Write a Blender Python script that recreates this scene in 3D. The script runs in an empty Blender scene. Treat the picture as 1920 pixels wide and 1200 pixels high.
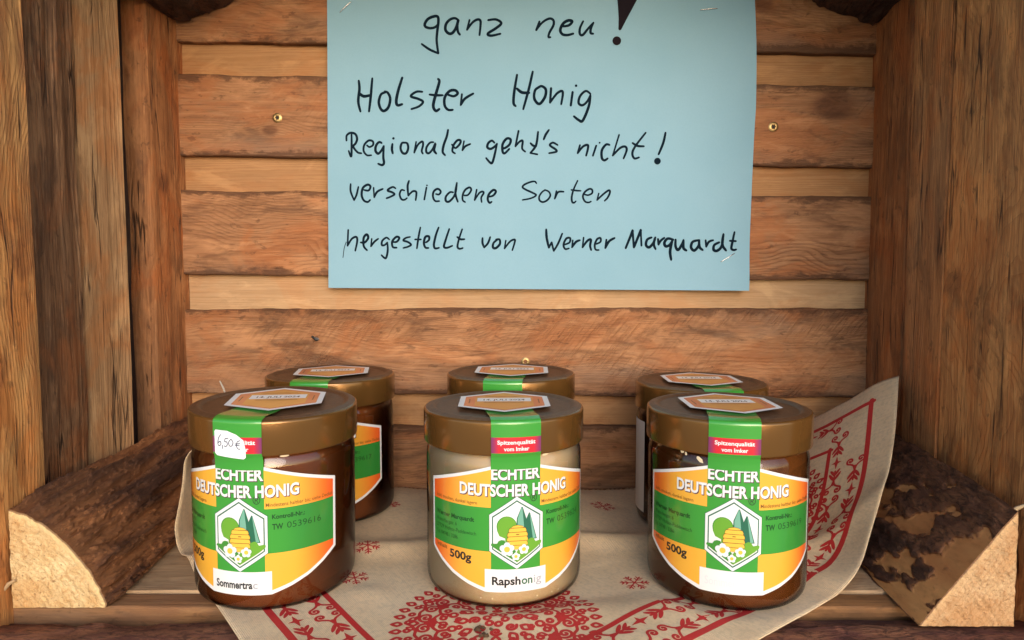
import bpy, bmesh, math, random
from mathutils import Vector, noise, geometry
R = math.radians; PI = math.pi
C = bpy.context.scene.collection
scene = bpy.context.scene

# ------------------------------------------------------------------ camera, sky, sun, exposure
H, PITCH, F = 0.167, R(3.7), 1250.0
cam = bpy.data.cameras.new('camera'); camo = bpy.data.objects.new('camera', cam); C.objects.link(camo)
cam.sensor_width = 36; cam.lens = 36*F/1920; cam.clip_start = 0.01; cam.clip_end = 500
camo.location = (0, 0, H); camo.rotation_euler = (PI/2-PITCH, 0, 0)
scene.camera = camo
SUN_EL, SUN_AZ = R(16), R(12)            # low hazy light from the front, a little to the right of the camera
world = bpy.data.worlds.new('World'); scene.world = world; world.use_nodes = True
wn = world.node_tree.nodes; wl = world.node_tree.links
sky = wn.new('ShaderNodeTexSky'); sky.sky_type = 'NISHITA'; sky.sun_disc = False
sky.sun_elevation = SUN_EL; sky.sun_rotation = PI - SUN_AZ
sky.air_density = 1.0; sky.dust_density = 1.0; sky.ozone_density = 1.0
wl.new(sky.outputs[0], wn['Background'].inputs[0]); wn['Background'].inputs[1].default_value = 0.15
sun = bpy.data.lights.new('sun', 'SUN'); sun.energy = 0.85; sun.angle = R(40); sun.color = (1, .97, .94)
suno = bpy.data.objects.new('sun', sun); C.objects.link(suno)
sd = Vector((math.sin(SUN_AZ)*math.cos(SUN_EL), -math.cos(SUN_AZ)*math.cos(SUN_EL), math.sin(SUN_EL)))
suno.rotation_euler = sd.to_track_quat('Z', 'Y').to_euler(); suno.location = sd*5
scene.view_settings.view_transform = 'Standard'; scene.view_settings.look = 'None'
scene.view_settings.exposure = 0.92; scene.view_settings.gamma = 1

# ------------------------------------------------------------------ helpers
def at(px, py, Y):
    a = (px-960)/F; b = (py-600)/F
    cp, sp = math.cos(PITCH), math.sin(PITCH)
    d = Vector((a, cp - b*sp, -sp - b*cp)); t = Y/d.y
    return Vector((d.x*t, Y, H + d.z*t))
def floor_at(px, py, z=0.0):
    a = (px-960)/F; b = (py-600)/F
    cp, sp = math.cos(PITCH), math.sin(PITCH)
    d = Vector((a, cp - b*sp, -sp - b*cp)); t = (z-H)/d.z
    return Vector((d.x*t, d.y*t, z))
def empty(name, loc, rz=0):
    o = bpy.data.objects.new(name, None); C.objects.link(o); o.location = loc; o.rotation_euler = (0, 0, rz)
    o.empty_display_size = .02; return o
def tag(o, label=None, cat=None, group=None, kind=None):
    if label: o['label'] = label
    if cat: o['category'] = cat
    if group: o['group'] = group
    if kind: o['kind'] = kind
    return o
def mesh_obj(name, me, parent=None, loc=None):
    o = bpy.data.objects.new(name, me); C.objects.link(o)
    if parent: o.parent = parent
    if loc: o.location = loc
    return o
def make_mesh(name, vs, fs, mats, mi=None, smooth=None):
    me = bpy.data.meshes.new(name); me.from_pydata([tuple(v) for v in vs], [], fs)
    for m in (mats if isinstance(mats, (list, tuple)) else [mats]): me.materials.append(m)
    if mi: me.polygons.foreach_set('material_index', mi)
    if smooth is not None:
        me.polygons.foreach_set('use_smooth', [True]*len(me.polygons))
        if smooth < 180: me.set_sharp_from_angle(angle=R(smooth))
    me.update(); return me
def recalc(me):
    bm = bmesh.new(); bm.from_mesh(me); bmesh.ops.recalc_face_normals(bm, faces=bm.faces); bm.to_mesh(me); bm.free()
def nz(x, y, z, s=0): return noise.noise(Vector((x+s*7.31, y-s*3.17, z+s*1.93)))
def fbm(x, y, z, s=0, o=3):
    v = 0; a = 1; f = 1
    for i in range(o): v += a*nz(x*f, y*f, z*f, s+i*2.7); a *= .5; f *= 2.1
    return v
def sstep(a, b, x):
    t = min(1, max(0, (x-a)/(b-a))); return t*t*(3-2*t)

# ------------------------------------------------------------------ materials
class NT:
    def __init__(s, name):
        s.m = bpy.data.materials.new(name); s.m.use_nodes = True; s.t = s.m.node_tree
        s.p = s.t.nodes['Principled BSDF']; s.out = s.t.nodes['Material Output']
    def n(s, typ, **kw):
        nd = s.t.nodes.new('ShaderNode'+typ)
        for k, v in kw.items(): setattr(nd, k, v)
        return nd
    def link(s, a, b): s.t.links.new(a, b)
    def put(s, sock, v):
        if hasattr(v, 'is_linked') or hasattr(v, 'links'): s.link(v, sock)
        else: sock.default_value = v
    def math(s, op, a, b=0.0, c=None, clamp=False):
        nd = s.n('Math', operation=op); nd.use_clamp = clamp
        s.put(nd.inputs[0], a); s.put(nd.inputs[1], b)
        if c is not None: s.put(nd.inputs[2], c)
        return nd.outputs[0]
    def comb(s, x, y, z):
        nd = s.n('CombineXYZ'); s.put(nd.inputs[0], x); s.put(nd.inputs[1], y); s.put(nd.inputs[2], z); return nd.outputs[0]
    def noise(s, vec, scale, detail=3, rough=.5, dist=0, color=False):
        nd = s.n('TexNoise'); s.link(vec, nd.inputs['Vector']); nd.inputs['Scale'].default_value = scale
        nd.inputs['Detail'].default_value = detail; nd.inputs['Roughness'].default_value = rough; nd.inputs['Distortion'].default_value = dist
        return nd.outputs[1 if color else 0]
    def mapr(s, v, a, b, c=0, d=1, smooth=True):
        nd = s.n('MapRange'); nd.interpolation_type = 'SMOOTHSTEP' if smooth else 'LINEAR'
        s.put(nd.inputs[0], v); nd.inputs[1].default_value = a; nd.inputs[2].default_value = b
        nd.inputs[3].default_value = c; nd.inputs[4].default_value = d; return nd.outputs[0]
    def mix(s, f, a, b, mode='MIX'):
        nd = s.n('Mix', data_type='RGBA', blend_type=mode); s.put(nd.inputs[0], f)
        for sock, v in ((nd.inputs[6], a), (nd.inputs[7], b)):
            if isinstance(v, tuple): sock.default_value = (*v, 1) if len(v) == 3 else v
            else: s.link(v, sock)
        return nd.outputs[2]
    def bump(s, h, dist, strength=1):
        nd = s.n('Bump'); nd.inputs['Strength'].default_value = strength; nd.inputs['Distance'].default_value = dist
        s.link(h, nd.inputs['Height']); s.link(nd.outputs[0], s.p.inputs['Normal']); return nd

def flat(name, col, rough=.5, metal=0, coat=0, coat_rough=.1, spec=.5):
    t = NT(name); p = t.p
    p.inputs['Base Color'].default_value = (*col, 1); p.inputs['Roughness'].default_value = rough
    p.inputs['Metallic'].default_value = metal; p.inputs['Coat Weight'].default_value = coat
    p.inputs['Coat Roughness'].default_value = coat_rough; p.inputs['Specular IOR Level'].default_value = spec
    return t.m

def wood(name, axis, light, dark, seed, ring=560, b0=.02, wob=.012, wobf=3.5, contrast=.6, grime=.4, grimecol=(.07,.035,.02),
         knots=(), saw=.0, fib=.5, bump=.0004, spots=.3, rough=.72, red=.25, edge=None, cracks=.0, gray=(.22,.15,.105)):
    """growth rings around a pith line running along the board, fibres, saw marks, grime and knots"""
    t = NT(name); tc = t.n('TexCoord'); sp = t.n('SeparateXYZ'); t.link(tc.outputs['Object'], sp.inputs[0])
    o = {'X': (0, 2, 1), 'Z': (2, 1, 0), 'Y': (1, 0, 2)}[axis]
    L = t.math('ADD', sp.outputs[o[0]], seed*1.37); A = sp.outputs[o[1]]; B = sp.outputs[o[2]]
    Lr = sp.outputs[o[0]]
    lv = t.comb(L, t.math('MULTIPLY', A, .35), seed*.77)
    fibn = t.noise(t.comb(t.math('MULTIPLY', L, 28.0), t.math('MULTIPLY', A, 900.0), t.math('MULTIPLY', B, 900.0)), 1, 4, .6)
    w1 = t.math('MULTIPLY', t.math('SUBTRACT', t.noise(lv, wobf, 2), .5), wob*6)
    w2 = t.math('MULTIPLY', t.math('SUBTRACT', t.noise(t.comb(L, seed, t.math('MULTIPLY', A, 2.0)), wobf*2.3, 3), .5), wob*2.2)
    w3 = t.math('MULTIPLY', t.math('SUBTRACT', t.noise(t.comb(t.math('MULTIPLY', L, 45.0), t.math('MULTIPLY', A, 160.0), seed), 1, 4, .6), .5), .0022)
    a = t.math('ADD', A, t.math('ADD', t.math('ADD', w1, w3), w2)); b = t.math('ADD', B, b0)
    kn_d = None
    phase_add = None
    for (kl, ka, kr) in knots:
        dx = t.math('MULTIPLY', t.math('SUBTRACT', Lr, kl), .65/kr); dy = t.math('MULTIPLY', t.math('SUBTRACT', A, ka), 1/kr)
        d = t.math('SQRT', t.math('ADD', t.math('MULTIPLY', dx, dx), t.math('MULTIPLY', dy, dy)))
        pull = t.mapr(d, 0, 4.5, 1, 0); phase_add = pull if phase_add is None else t.math('ADD', phase_add, pull)
        k = t.mapr(t.math('ADD', d, t.math('MULTIPLY', t.math('SUBTRACT', fibn, .5), 1.2)), .5, 1.25, 1, 0); kn_d = k if kn_d is None else t.math('MAXIMUM', kn_d, k)
    d = t.math('SQRT', t.math('ADD', t.math('MULTIPLY', a, a), t.math('MULTIPLY', b, b)))
    ph = t.math('MULTIPLY', d, ring)
    if phase_add is not None: ph = t.math('ADD', ph, t.math('MULTIPLY', phase_add, 2.6))
    ph = t.math('ADD', ph, t.math('MULTIPLY', t.noise(t.comb(t.math('MULTIPLY', L, 6.0), t.math('MULTIPLY', A, 60.0), seed), 1, 3), 1.4))
    fr = t.math('FRACT', ph)
    late = t.math('MULTIPLY', t.mapr(fr, .35, .88, 0, 1), t.mapr(fr, .9, 1.0, 1, 0))
    amp = t.mapr(t.noise(t.comb(t.math('MULTIPLY', L, 4.0), t.math('MULTIPLY', A, 25.0), seed+3), 1, 2), .3, .7, .35, 1)
    late = t.math('MULTIPLY', late, amp)
    fib2 = t.noise(t.comb(t.math('MULTIPLY', L, 7.0), t.math('MULTIPLY', A, 170.0), t.math('MULTIPLY', B, 170.0)), 1, 4, .65)
    col = t.mix(t.math('MULTIPLY', late, contrast*.8), light, dark)
    col = t.mix(t.math('MULTIPLY', t.mapr(fib2, .35, .75, 0, 1), fib), col, dark)
    col = t.mix(t.math('MULTIPLY', t.mapr(fibn, .3, .7, 0, 1), fib*.75), col, tuple(c*.6 for c in dark))
    # warm resin-red areas
    big = t.noise(t.comb(t.math('MULTIPLY', L, 13.0), t.math('MULTIPLY', A, 24.0), t.math('MULTIPLY', B, 24.0)), 1, 5, .62, .8)
    col = t.mix(t.math('MULTIPLY', t.mapr(big, .47, .60, 0, 1), red), col, (light[0]*.92, light[1]*.60, light[2]*.38))
    pal = t.noise(t.comb(t.math('MULTIPLY', L, 17.0), t.math('MULTIPLY', A, 48.0), t.math('ADD', t.math('MULTIPLY', B, 24.0), 7.7)), 1, 5, .65, .6)
    col = t.mix(t.math('MULTIPLY', t.mapr(pal, .50, .66, 0, 1), .45), col, (light[0]*1.35, light[1]*1.4, light[2]*1.4))
    g2 = None
    g = t.noise(t.comb(t.math('MULTIPLY', L, 16.0), t.math('MULTIPLY', A, 42.0), t.math('ADD', t.math('MULTIPLY', B, 42.0), seed*3.3)), 1, 6, .68, .6)
    col = t.mix(t.math('MULTIPLY', t.mapr(g, .47, .66, 0, 1), grime), col, grimecol)
    wz_ = t.noise(t.comb(t.math('MULTIPLY', L, 5.0), t.math('MULTIPLY', A, 14.0), t.math('ADD', B, seed*9.1)), 1, 5, .6, .3)
    col = t.mix(t.math('MULTIPLY', t.mapr(wz_, .5, .68, 0, 1), grime*.9), col, gray)
    s = t.noise(t.comb(t.math('MULTIPLY', L, 95.0), t.math('MULTIPLY', A, 190.0), t.math('ADD', t.math('MULTIPLY', B, 190.0), seed*5)), 1, 4, .6, .4)
    col = t.mix(t.math('MULTIPLY', t.mapr(s, .61, .69, 0, 1), spots), col, (grimecol[0]*.5, grimecol[1]*.5, grimecol[2]*.5))
    if cracks > 0:
        ck = t.noise(t.comb(t.math('MULTIPLY', L, 4.0), t.math('MULTIPLY', A, 75.0), t.math('MULTIPLY', B, 75.0)), 1, 3, .6)
        cm = t.mapr(t.math('ABSOLUTE', t.math('SUBTRACT', ck, .5)), .0, .016, 1, 0)
        cg = t.mapr(t.noise(t.comb(t.math('MULTIPLY', L, 14.0), t.math('MULTIPLY', A, 90.0), seed), 1, 2), .5, .6)
        crk = t.math('MULTIPLY', t.math('MULTIPLY', cm, cg), cracks); col = t.mix(crk, col, (.03, .014, .008))
    if edge:
        ml, mr, hw_ = edge
        A2 = t.math('ABSOLUTE', t.math('SUBTRACT', A, t.math('MULTIPLY', t.math('ADD', Lr, .265), (mr-ml)/.53)))
        en = t.noise(t.comb(t.math('MULTIPLY', L, 38.0), t.math('MULTIPLY', A, 60.0), seed+2), 1, 5, .7, .5)
        em = t.mapr(t.math('ADD', A2, t.math('MULTIPLY', t.math('SUBTRACT', en, .5), .024)), hw_-.0052, hw_-.0012)
        col = t.mix(t.math('MULTIPLY', em, .75), col, (.075, .032, .016))
    fl = t.noise(t.comb(t.math('MULTIPLY', L, 60.0), t.math('MULTIPLY', A, 620.0), t.math('ADD', t.math('MULTIPLY', B, 620.0), 3.3)), 1, 3, .5)
    col = t.mix(t.math('MULTIPLY', t.mapr(fl, .60, .70), .35*fib), col, (min(1, light[0]*1.5), light[1]*1.7, light[2]*1.9))
    col = t.mix(t.math('MULTIPLY', t.mapr(fl, .40, .31), .5*fib), col, tuple(c*.45 for c in dark))
    if kn_d is not None: col = t.mix(t.math('MULTIPLY', kn_d, t.mapr(g, .3, .6, .25, .8)), col, (.10, .035, .016))
    hsum = t.math('ADD', t.math('MULTIPLY', fibn, .5), t.math('ADD', t.math('MULTIPLY', fib2, .9), t.math('MULTIPLY', late, .25)))
    if cracks > 0: hsum = t.math('SUBTRACT', hsum, t.math('MULTIPLY', crk, 2.5))
    if saw > 0:   # slanted saw-blade marks
        sl = t.noise(t.comb(t.math('MULTIPLY', t.math('SUBTRACT', L, t.math('MULTIPLY', A, .8)), 330.0), t.math('MULTIPLY', t.math('ADD', A, t.math('MULTIPLY', L, .6)), 28.0), seed), 1, 3, .55)
        msk = t.mapr(t.noise(t.comb(t.math('MULTIPLY', L, 9.0), t.math('MULTIPLY', A, 22.0), seed+9), 1, 2), .45, .62, 0, saw)
        slm = t.math('MULTIPLY', t.mapr(sl, .42, .66), msk)
        hsum = t.math('SUBTRACT', hsum, t.math('MULTIPLY', slm, .8))
        col = t.mix(t.math('MULTIPLY', slm, .35), col, dark)
    t.link(col, t.p.inputs['Base Color']); t.p.inputs['Roughness'].default_value = rough; t.p.inputs['Specular IOR Level'].default_value = .3
    t.bump(hsum, bump)
    return t.m

# ------------------------------------------------------------------ the wooden box
box = empty('wood_box', (0, .52, 0))
tag(box, 'rough open-fronted display box of larch planks and bark-edged logs holding the honey jars', 'wooden box')
def to_parent(o, par):      # keep world coordinates of the mesh while parenting
    o.parent = par; o.matrix_parent_inverse = par.matrix_world.inverted() if False else o.matrix_parent_inverse
    return o
BO = Vector(box.location)
def place(name, vs, fs, mats, parent, mi=None, smooth=35, origin=None, offset=Vector((0, 0, 0))):
    """mesh given in world coordinates, linked as a child whose parent sits (unrotated) at offset"""
    org = origin if origin is not None else sum((Vector(v) for v in vs), Vector())/len(vs)
    me = make_mesh(name, [Vector(v)-org for v in vs], fs, mats, mi, smooth); recalc(me)
    if smooth is not None and smooth < 180: me.set_sharp_from_angle(angle=R(smooth))
    o = mesh_obj(name, me, parent, org-offset); return o

def resample(prof, ds):
    out = []; n = len(prof)
    for i in range(n):
        a = Vector(prof[i]); b = Vector(prof[(i+1) % n]); k = max(1, int((b-a).length/ds))
        for j in range(k): out.append(a.lerp(b, j/k))
    return out
def loft_fs(nr, m, caps=True):
    fs = []
    for i in range(nr-1):
        for j in range(m): fs.append((i*m+j, i*m+(j+1) % m, (i+1)*m+(j+1) % m, (i+1)*m+j))
    if caps: fs.append(tuple(range(m))); fs.append(tuple((nr-1)*m+j for j in range(m)))
    return fs

def back_plank(zl0, zl1, zr0, zr1, yf, mat, seed, amp=.0006, edge=.0014, th=.016, x0=-.31, x1=.33, label=None):
    m = []; vs = []; n = 200
    ds = .003
    for i in range(n+1):
        t = i/n; x = x0+(x1-x0)*t
        tt = (x+.255)/.53
        zb = zl0+(zr0-zl0)*tt; zt = zl1+(zr1-zl1)*tt
        zb += edge*fbm(x*25, 1, seed, seed, 5); zt += edge*fbm(x*25, 5, seed, seed, 5)
        c = .0008
        prof = [(yf+c, zb), (yf+th, zb), (yf+th, zt), (yf+c, zt), (yf, zt-c)]
        k = 22
        prof += [(yf, zt-c+(zb+c-zt+c)*j/k) for j in range(1, k)] + [(yf, zb+c)]
        for j, (y, z) in enumerate(prof):
            d = amp*fbm(x*12, y*60, z*90, seed, 3) if y < yf+th*.5 else 0
            if j >= 3 or j == 0: y += d
            vs.append((x, y, z))
        m = len(prof)
    o = place('back_plank', vs, loft_fs(n+1, m), mat, box, smooth=40, offset=BO, origin=Vector(((x0+x1)/2, yf, (zl0+zl1)/2)))
    if label: o['label'] = label
    return o

YB, YR = .518, .5245
zL = lambda py: at(365, py, YB).z
zR = lambda py: at(1605, py, YB).z
LT, DK = (.44, .212, .100), (.185, .07, .028)
PL, PD = (.46, .235, .10), (.30, .13, .046)
planks = [
 # y top/bottom left, y top/bottom right, rough?
 (-60, 77, -60, 101, 1, dict(seed=1, knots=((.18, .0, .006),), wob=.014), 'rough top plank of the back wall above the sheet'),
 (138, 290, 163, 315, 1, dict(seed=2.3, knots=((-.195, -.012, .004), (.235, .006, .012)), saw=.5, grime=.55), 'greyish rough plank with brass screws'),
 (357, 515, 370, 525, 1, dict(seed=3.1, wob=.02, ring=520, knots=((-.15, -.012, .003),), contrast=.85, red=.5), 'plank with a long oval grain figure'),
 (580, 737, 578, 746, 1, dict(seed=4.7, saw=.9, grime=.65, wob=.01, ring=900), 'rough stained plank just above the jar lids'),
 (799, 950, 799, 950, 1, dict(seed=5.2, grime=.6, red=.6), 'lowest dark plank behind the jars'),
 (60, 150, 88, 176, 0, dict(seed=6.4), None), (280, 368, 305, 382, 0, dict(seed=7.5), None),
 (505, 590, 515, 590, 0, dict(seed=8.9, light=(.52, .32, .17), dark=(.36, .19, .085)), 'pale smooth recessed board under the sheet'),
 (727, 812, 735, 812, 0, dict(seed=9.3), None),
]
for i, (lt, lb, rt, rb, rough_, kw, lab) in enumerate(planks):
    if rough_:
        el, er = (zL(lb)+zL(lt))/2, (zR(rb)+zR(rt))/2; hw = ((zL(lt)-zL(lb))+(zR(rt)-zR(rb)))/4
        mt = wood('rough_larch', 'X', LT, DK, **{**dict(ring=820, contrast=.55, grime=.5, spots=.4, fib=.45, bump=.0008, b0=.018, red=.42, edge=(el, er, hw), cracks=.15), **kw})
        back_plank(zL(lb), zL(lt), zR(rb), zR(rt), YB, mt, i+1, amp=.0007, edge=.0013, label=lab)
    else:
        mt = wood('planed_spruce', 'X', **{**dict(light=PL, dark=PD, contrast=.75, grime=.10, spots=.08, fib=.25, bump=.0002, b0=.009, wob=.0012, red=.3, ring=900), **kw})
        back_plank(zL(lb), zL(lt), zR(rb), zR(rt), YR, mt, i+1, amp=.0001, edge=.0003, th=.014, label=lab)

def side_board(prof, mat, seed, amp=.001, label=None, z0=-.03, z1=.46, fz=7, fa=140, deep=0, sway=.0012):
    prof = resample(prof, .0022); m = len(prof); n = 150; vs = []
    cx = sum(p[0] for p in prof)/m; cy = sum(p[1] for p in prof)/m
    nor = []
    for j in range(m):
        a = Vector(prof[j-1]); b = Vector(prof[(j+1) % m]); e = (b-a); nn = Vector((e.y, -e.x)); nn.normalize()
        if nn.dot(Vector((prof[j][0]-cx, prof[j][1]-cy))) < 0: nn = -nn
        nor.append(nn)
    for i in range(n+1):
        z = z0+(z1-z0)*i/n
        sw = sway*fbm(z*6, 3, seed, seed)
        for j in range(m):
            x, y = prof[j]
            d = amp*fbm(z*fz, x*fa, y*fa, seed, 4)
            if deep: d -= deep*max(0, fbm(z*fz*.6, x*fa*1.6, y*fa*1.6, seed+4, 3)-.15)
            vs.append((x+nor[j].x*d, y+nor[j].y*d+sw, z))
    o = place('side_board', vs, loft_fs(n+1, m), mat, box, smooth=45, offset=BO)
    if label: o['label'] = label
    return o
SL, SDk = (.48, .20, .075), (.21, .072, .024)
wz = lambda nm, **k: wood(nm, 'Z', **{**dict(light=SL, dark=SDk, contrast=.5, grime=.45, spots=.45, fib=.7, bump=.001, b0=.02, wob=.008, cracks=.8, red=.6, gray=(.22,.125,.066)), **k})
# left wall, from the back corner to the front
side_board([(-.2535, .530), (-.256, .498), (-.2585, .484), (-.266, .479), (-.285, .479), (-.285, .530)], wz('left_back_board', seed=11, knots=((.02, -.01, .006),), wob=.014), 11, amp=.0008)
side_board([(-.273, .4785), (-.276, .468), (-.274, .455), (-.275, .4405), (-.29, .4405), (-.29, .4785)],
           wz('shaded_waney_edge', seed=12, light=(.05, .022, .014), dark=(.02, .010, .007), grime=.6), 12, amp=.0025, fa=80, label='waney edge painted shade-dark in the gap between two left boards')  # shade of the gap painted into the near-black wood colours
side_board([(-.2545, .442), (-.2575, .438), (-.2665, .413), (-.2665, .411), (-.285, .411), (-.285, .439)], wz('left_smooth_board', seed=13, light=(.40, .225, .105), dark=(.25, .12, .05), grime=.15, spots=.15, contrast=.3), 13, amp=.0005, fa=60,
           label='paler smooth edge of the rough left board')
side_board([(-.264, .4105), (-.2625, .395), (-.2625, .372), (-.2605, .358), (-.285, .358), (-.285, .4105)], wz('left_rough_board', seed=14, light=(.33, .165, .078), dark=(.12, .052, .024), grime=.6, fib=.95, bump=.0016), 14, amp=.0018, fz=9, fa=190, deep=.0022,
           label='dark torn-fibre board of the left side')
side_board([(-.2545, .3565), (-.2545, .330), (-.2540, .290), (-.285, .290), (-.285, .3565)], wz('left_front_board', seed=15, light=(.66, .33, .115), dark=(.40, .15, .045), grime=.5, grimecol=(.12, .04, .02), red=.6, wob=.02), 15, amp=.001, fa=60,
           label='orange front board at the left edge')
# right wall
side_board([(.278, .530), (.2715, .470), (.2705, .4625), (.275, .460), (.30, .460), (.30, .530)], wz('right_back_board', seed=16, light=(.48, .19, .068), dark=(.26, .085, .027), red=.5), 16, amp=.0006)
side_board([(.281, .4605), (.281, .452), (.30, .452), (.30, .4605)], wz('right_dark_gap', seed=17, light=(.06, .03, .02), dark=(.03, .015, .01)), 17, amp=.001, label='dark crack between two right boards')
side_board([(.2675, .4535), (.2655, .449), (.2625, .410), (.2620, .4075), (.30, .4075), (.30, .452)], wz('right_middle_board', seed=18, light=(.58, .24, .085), dark=(.32, .11, .036), red=.45, wob=.004), 18, amp=.0006)
side_board([(.2635, .4065), (.2615, .378), (.258, .345), (.256, .290), (.30, .290), (.30, .4065)], wz('right_front_board', seed=19, light=(.70, .31, .105), dark=(.40, .14, .044), ring=210, wob=.03, wobf=5, contrast=.8, knots=((.02, -.02, .012), (.12, -.02, .008)), red=.5, grime=.5), 19, amp=.001, fa=60,
           label='right front board with sweeping curved grain')

# shelf and rail
def shelf_board(y0, y1, mat, seed, z=-.0002, th=.018, x0=-.285, x1=.295, label=None, amp=.0004):
    n = 150; vs = []
    for i in range(n+1):
        x = x0+(x1-x0)*i/n; a = y0+.0007*fbm(x*20, 2, seed, seed); b = y1+.0007*fbm(x*20, 6, seed, seed); k = 24
        prof = [(a, z-th), (a, z-.0008)]+[(a+.0008+(b-a-.0016)*j/k, z+amp*fbm(x*10, (a+(b-a)*j/k)*80, 0, seed)) for j in range(k+1)]+[(b, z-.0008), (b, z-th)]
        for p in prof: vs.append((x, p[0], p[1]))
        m = len(prof)
    o = place('shelf_board', vs, loft_fs(n+1, m), mat, box, smooth=40, offset=BO)
    if label: o['label'] = label
wy = lambda nm, **k: wood(nm, 'X', **{**dict(light=(.46, .27, .13), dark=(.27, .13, .05), contrast=.5, grime=.35, b0=.03), **k})
def wood_top(nm, **k):      # board lying flat: rings vary over depth (Y)
    kk = dict(k); return wood(nm, 'X', **{**dict(light=(.50, .28, .13), dark=(.30, .14, .055), contrast=.5, grime=.35, b0=.03), **kk})
shelf_board(.4335, .517, wood_top('shelf_wood', seed=21), 21)
shelf_board(.3455, .4325, wood_top('shelf_wood', seed=22, light=(.50, .33, .19), dark=(.34, .2, .1)), 22, label='pale shelf board under the front jars')
shelf_board(.3300, .3447, wood_top('shelf_wood', seed=23, light=(.34, .16, .06), dark=(.2, .08, .028)), 23, z=-.0010, label='narrow orange front shelf board')
# roof of the box (above the frame)
def slab(name, x0, x1, y0, y1, z0, z1, mat, parent=box, off=BO):
    vs = [(x, y, z) for x in (x0, x1) for y in (y0, y1) for z in (z0, z1)]
    fs = [(0, 1, 3, 2), (4, 6, 7, 5), (0, 4, 5, 1), (2, 3, 7, 6), (0, 2, 6, 4), (1, 5, 7, 3)]
    return place(name, vs, fs, mat, parent, smooth=None, offset=off)
for k in range(3): slab('roof_board', -.31, .32, .30+k*.081, .30+k*.081+.079, .428, .446, wood_top('roof_wood', seed=31+k))

# ---- bark
def bark_mat(name, a, b, c, wooda=(.45, .22, .08), patch=False, seed=0, ax='Y', plates=False):
    t = NT(name); tc = t.n('TexCoord'); mp = t.n('Mapping'); t.link(tc.outputs['Object'], mp.inputs[0])
    mp.inputs['Scale'].default_value = {'Y': (1, .35, 1), 'X': (.35, 1, 1)}[ax]; mp.inputs['Location'].default_value = (seed, seed*.7, seed*.3)
    v = mp.outputs[0]
    n1 = t.noise(v, 70, 7, .72, 1.0); n2 = t.noise(v, 260, 7, .75, 1.4); n3 = t.noise(v, 18, 4, .6, .5)
    col = t.mix(t.mapr(n1, .38, .62), a, b); col = t.mix(t.math('MULTIPLY', t.mapr(n3, .5, .62), .8), col, c)
    col = t.mix(t.math('MULTIPLY', t.mapr(n2, .48, .60), .75), col, tuple(x*.25 for x in a))
    h = t.math('ADD', t.math('MULTIPLY', n1, .7), t.math('MULTIPLY', n2, .6))
    if plates:
        at_ = t.n('Attribute', attribute_name='bark'); f = at_.outputs['Fac']
        col = t.mix(t.math('MULTIPLY', t.mapr(f, 0, 1, .75, 0, smooth=False), .9), col, b)
        col = t.mix(t.math('MULTIPLY', t.mapr(f, .55, 1), .5), col, c)
    if patch:
        at_ = t.n('Attribute', attribute_name='bark'); f = at_.outputs['Fac']
        wn_ = t.noise(v, 30, 4, .6); wn2 = t.noise(v, 300, 3, .6)
        wc = t.mix(t.mapr(wn_, .35, .7), wooda, (wooda[0]*.7, wooda[1]*.55, wooda[2]*.5))
        wc = t.mix(t.math('MULTIPLY', t.mapr(wn2, .45, .7), .25), wc, (.15, .06, .02))
        edge = t.mapr(f, .25, .5); col = t.mix(edge, wc, col)
        rim = t.math('MULTIPLY', t.mapr(f, .04, .3), t.mapr(f, .35, .75, 1, 0)); col = t.mix(t.math('MULTIPLY', rim, .75), col, (.27, .10, .038))
        h = t.math('MULTIPLY', h, t.math('ADD', .15, edge))
    t.link(col, t.p.inputs['Base Color']); t.p.inputs['Roughness'].default_value = .68; t.p.inputs['Specular IOR Level'].default_value = .35
    t.bump(h, .0035); return t.m
def end_mat(name, a, b, seed):
    t = NT(name); tc = t.n('TexCoord'); v = tc.outputs['Object']; sp = t.n('SeparateXYZ'); t.link(v, sp.inputs[0])
    diag = t.comb(t.math('MULTIPLY', t.math('ADD', sp.outputs[0], t.math('MULTIPLY', sp.outputs[2], .75)), 1.0), 0.0, t.math('SUBTRACT', t.math('MULTIPLY', sp.outputs[0], .6), t.math('MULTIPLY', sp.outputs[2], 1.0)))
    wv = t.n('TexWave', wave_type='BANDS', bands_direction='X'); wv.inputs['Scale'].default_value = 62; wv.inputs['Distortion'].default_value = 3.5
    wv.inputs['Detail'].default_value = 4; wv.inputs['Detail Scale'].default_value = 3.0; t.link(diag, wv.inputs['Vector'])
    n1 = t.noise(v, 240, 5, .7, 1.5); n2 = t.noise(v, 700, 3, .6); n3 = t.noise(v, 35, 3, .5)
    col = t.mix(t.mapr(n1, .42, .68), a, b); col = t.mix(t.math('MULTIPLY', t.mapr(n3, .4, .65), .5), col, (b[0]*.95, b[1]*.75, b[2]*.5))
    col = t.mix(t.math('MULTIPLY', t.mapr(n2, .58, .70), .6), col, (.2, .08, .03))
    ra = t.n('Attribute', attribute_name='rim'); rf = t.math('ADD', ra.outputs['Fac'], t.math('MULTIPLY', t.math('SUBTRACT', n3, .5), .06))
    rg = t.mapr(t.math('FRACT', t.math('MULTIPLY', rf, 17.0)), .55, .95); col = t.mix(t.math('MULTIPLY', rg, .28), col, (b[0]*.8, b[1]*.65, b[2]*.5))
    col = t.mix(t.math('MULTIPLY', t.mapr(ra.outputs['Fac'], .90, .95), .7), col, (a[0]*1.02, a[1]*.97, a[2]*.9)); col = t.mix(t.math('MULTIPLY', t.mapr(ra.outputs['Fac'], .975, .99), .8), col, (.16, .06, .025))
    t.link(col, t.p.inputs['Base Color']); t.p.inputs['Roughness'].default_value = .85
    t.bump(t.math('ADD', t.math('MULTIPLY', wv.outputs[1], .22), t.math('ADD', t.math('MULTIPLY', n1, .9), t.math('MULTIPLY', n2, .8))), .0014)
    return t.m

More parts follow.
